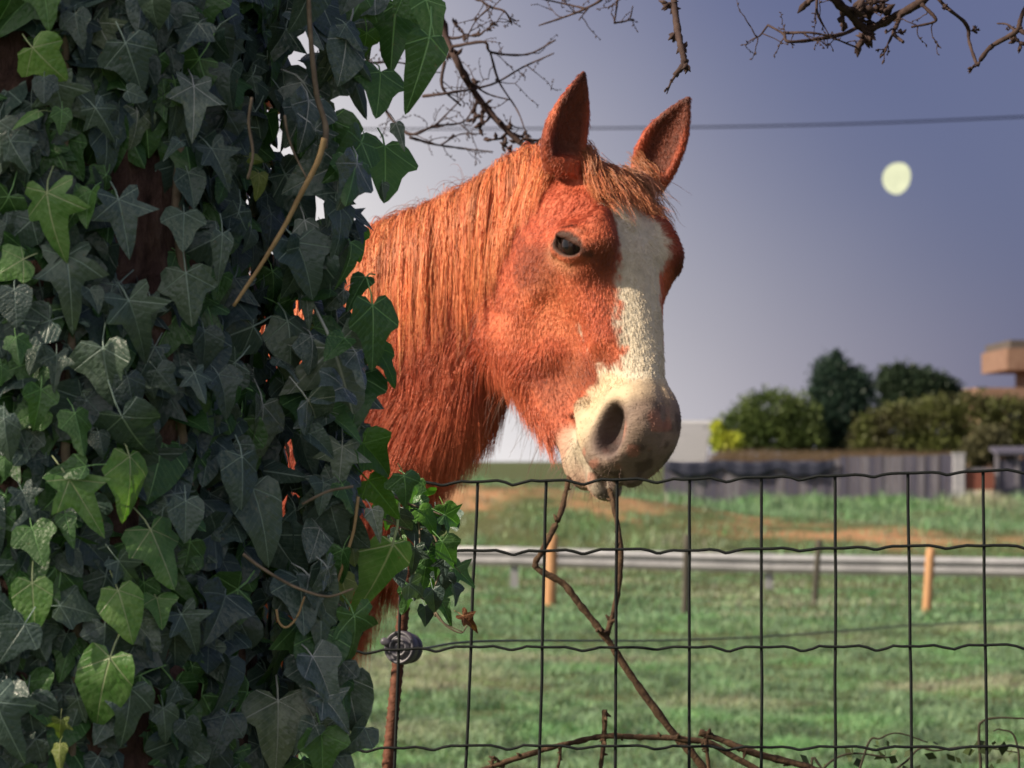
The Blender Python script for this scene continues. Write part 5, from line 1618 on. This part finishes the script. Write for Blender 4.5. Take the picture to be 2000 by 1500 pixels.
sticks('fallen_branch', 'bare brown branch with a cut stub lying low behind the mesh', 'branch', [
    ([(840, 1560, DB), (940, 1506, DB), (1060, 1465, DB), (1120, 1450, DB), (1180, 1438, DB), (1250, 1440, DB), (1335, 1444, DB), (1420, 1470, DB), (1600, 1620, DB), (1800, 2100, DB), (1880, 2500, DB)], 5, 6),
    ([(1181, 1386, DB), (1180, 1440, DB), (1172, 1510, DB), (1165, 1600, DB)], 5.5, 4), ([(960, 1500, DB), (965, 1480, DB), (985, 1500, DB)], 4, 3), ([(1095, 1455, DB), (1092, 1490, DB), (1075, 1540, DB)], 3, 2)], 12)
sticks('broken_branch', 'broken branch with a blunt end sloping down to the corner grass', 'branch', [
    ([(1366, 1430, DB - .08), (1400, 1442, DB - .08), (1480, 1473, DB - .08), (1590, 1502, DB - .08), (1720, 1560, DB - .08), (1900, 1900, DB - .05), (1950, 2490, DB)], 6.5, 6),
    ([(1378, 1438, DB - .08), (1382, 1480, DB - .08), (1390, 1540, DB - .08)], 4.5, 3.5)], 8)
DBR = 4.9
bram = [([(1560, 2400, DBR), (1640, 1700, DBR), (1690, 1468, DBR), (1720, 1442, DBR), (1755, 1432, DBR), (1812, 1450, DBR)], 5, 2),
        ([(1900, 2400, DBR), (1915, 1600, DBR), (1912, 1440, DBR), (1918, 1410, DBR), (1950, 1402, DBR), (2010, 1404, DBR)], 6, 3),
        ([(1760, 2400, DBR), (1700, 1650, DBR), (1780, 1477, DBR), (1830, 1466, DBR), (1900, 1458, DBR), (1990, 1470, DBR)], 5, 2),
        ([(1700, 2400, DBR), (1590, 1560, DBR), (1610, 1500, DBR), (1660, 1472, DBR), (1740, 1480, DBR)], 5, 3),
        ([(1980, 2400, DBR), (1990, 1600, DBR), (1985, 1450, DBR), (1955, 1425, DBR), (1940, 1428, DBR)], 5, 2)]
br = empty('bramble', (float(P(1780, 900, DBR)[0]), DBR, 0))
tag(br, 'thin arching bramble stems with small leaves in the low corner grass', 'bramble')
m = MB()
bl_pts = []
for pp, r0, r1 in bram:
    q = smooth_path([P(x, y, d) for x, y, d in pp], 8)
    m.tube(q, [a_ * .6 * DBR / FOC for a_ in taper(len(q), r0, r1)], 6, True, 0, .1)
    bl_pts += [p for p in q if 1440 < HZ - (p[2] - CAM_Z) / p[1] * FOC < 1700]
m.build('stem', plain('bramble_stem', (.022, .018, .012), (.055, .045, .028), 60, .85), br)
bl = np.array(bl_pts)
k = rt_.integers(0, len(bl), 80)
pp = bl[k] + rt_.normal(0, .030, (80, 3)); pp[:, 2] = np.minimum(pp[:, 2], P(1800, 1452, DBR)[2]) - np.abs(rt_.normal(0, .03, 80))
V, F = tri_leaves(pp, rt_.normal(0, 1, (80, 3)) + np.array([0, -.5, .5]), rt_.uniform(.012, .030, 80), rt_, .6)
o = mesh_obj('foliage', V, F, bush_mat, br, smooth=False)
tone_attr(o, np.repeat(np.array([.045, .065, .024])[None] * rt_.uniform(.6, 1.6, (80, 1)), 4, 0))
o['kind'] = 'stuff'

# unseen tree added left of the view to keep the ivy in shade
sc = np.array([-5.2, 1.25, 4.55])
st = empty('added_shade_tree', (-5.6, 1.3, 0))
tag(st, 'evergreen tree out of view, added so its crown shades the ivy', 'tree')
q = smooth_path([(-5.6, 1.3, -.2), (-5.55, 1.25, 1.6), (-5.4, 1.3, 3.2), (-5.2, 1.25, 4.6)], 6)
MB().tube(q, taper(len(q), .16, .05), 10, True, 0, .08).build('trunk', bark_m, st)
rs_ = np.random.default_rng(77)
n = 2300
u = rs_.normal(0, 1, (n, 3)); u /= np.linalg.norm(u, axis=1, keepdims=True)
pp = sc + u * np.array([.80, .80, 1.05]) * (rs_.uniform(.2, 1.0, n) ** .45 * (.85 + .3 * vnoise(u * 2, 1.5, 81)))[:, None]
V, F = tri_leaves(pp, u + np.array([0, 0, .4]), rs_.uniform(.08, .14, n), rs_)
o = mesh_obj('crown', V, F, bush_mat, st, smooth=False)
tone_attr(o, np.repeat(np.array([.05, .085, .035])[None] * rs_.uniform(.6, 1.4, (n, 1)), 4, 0))
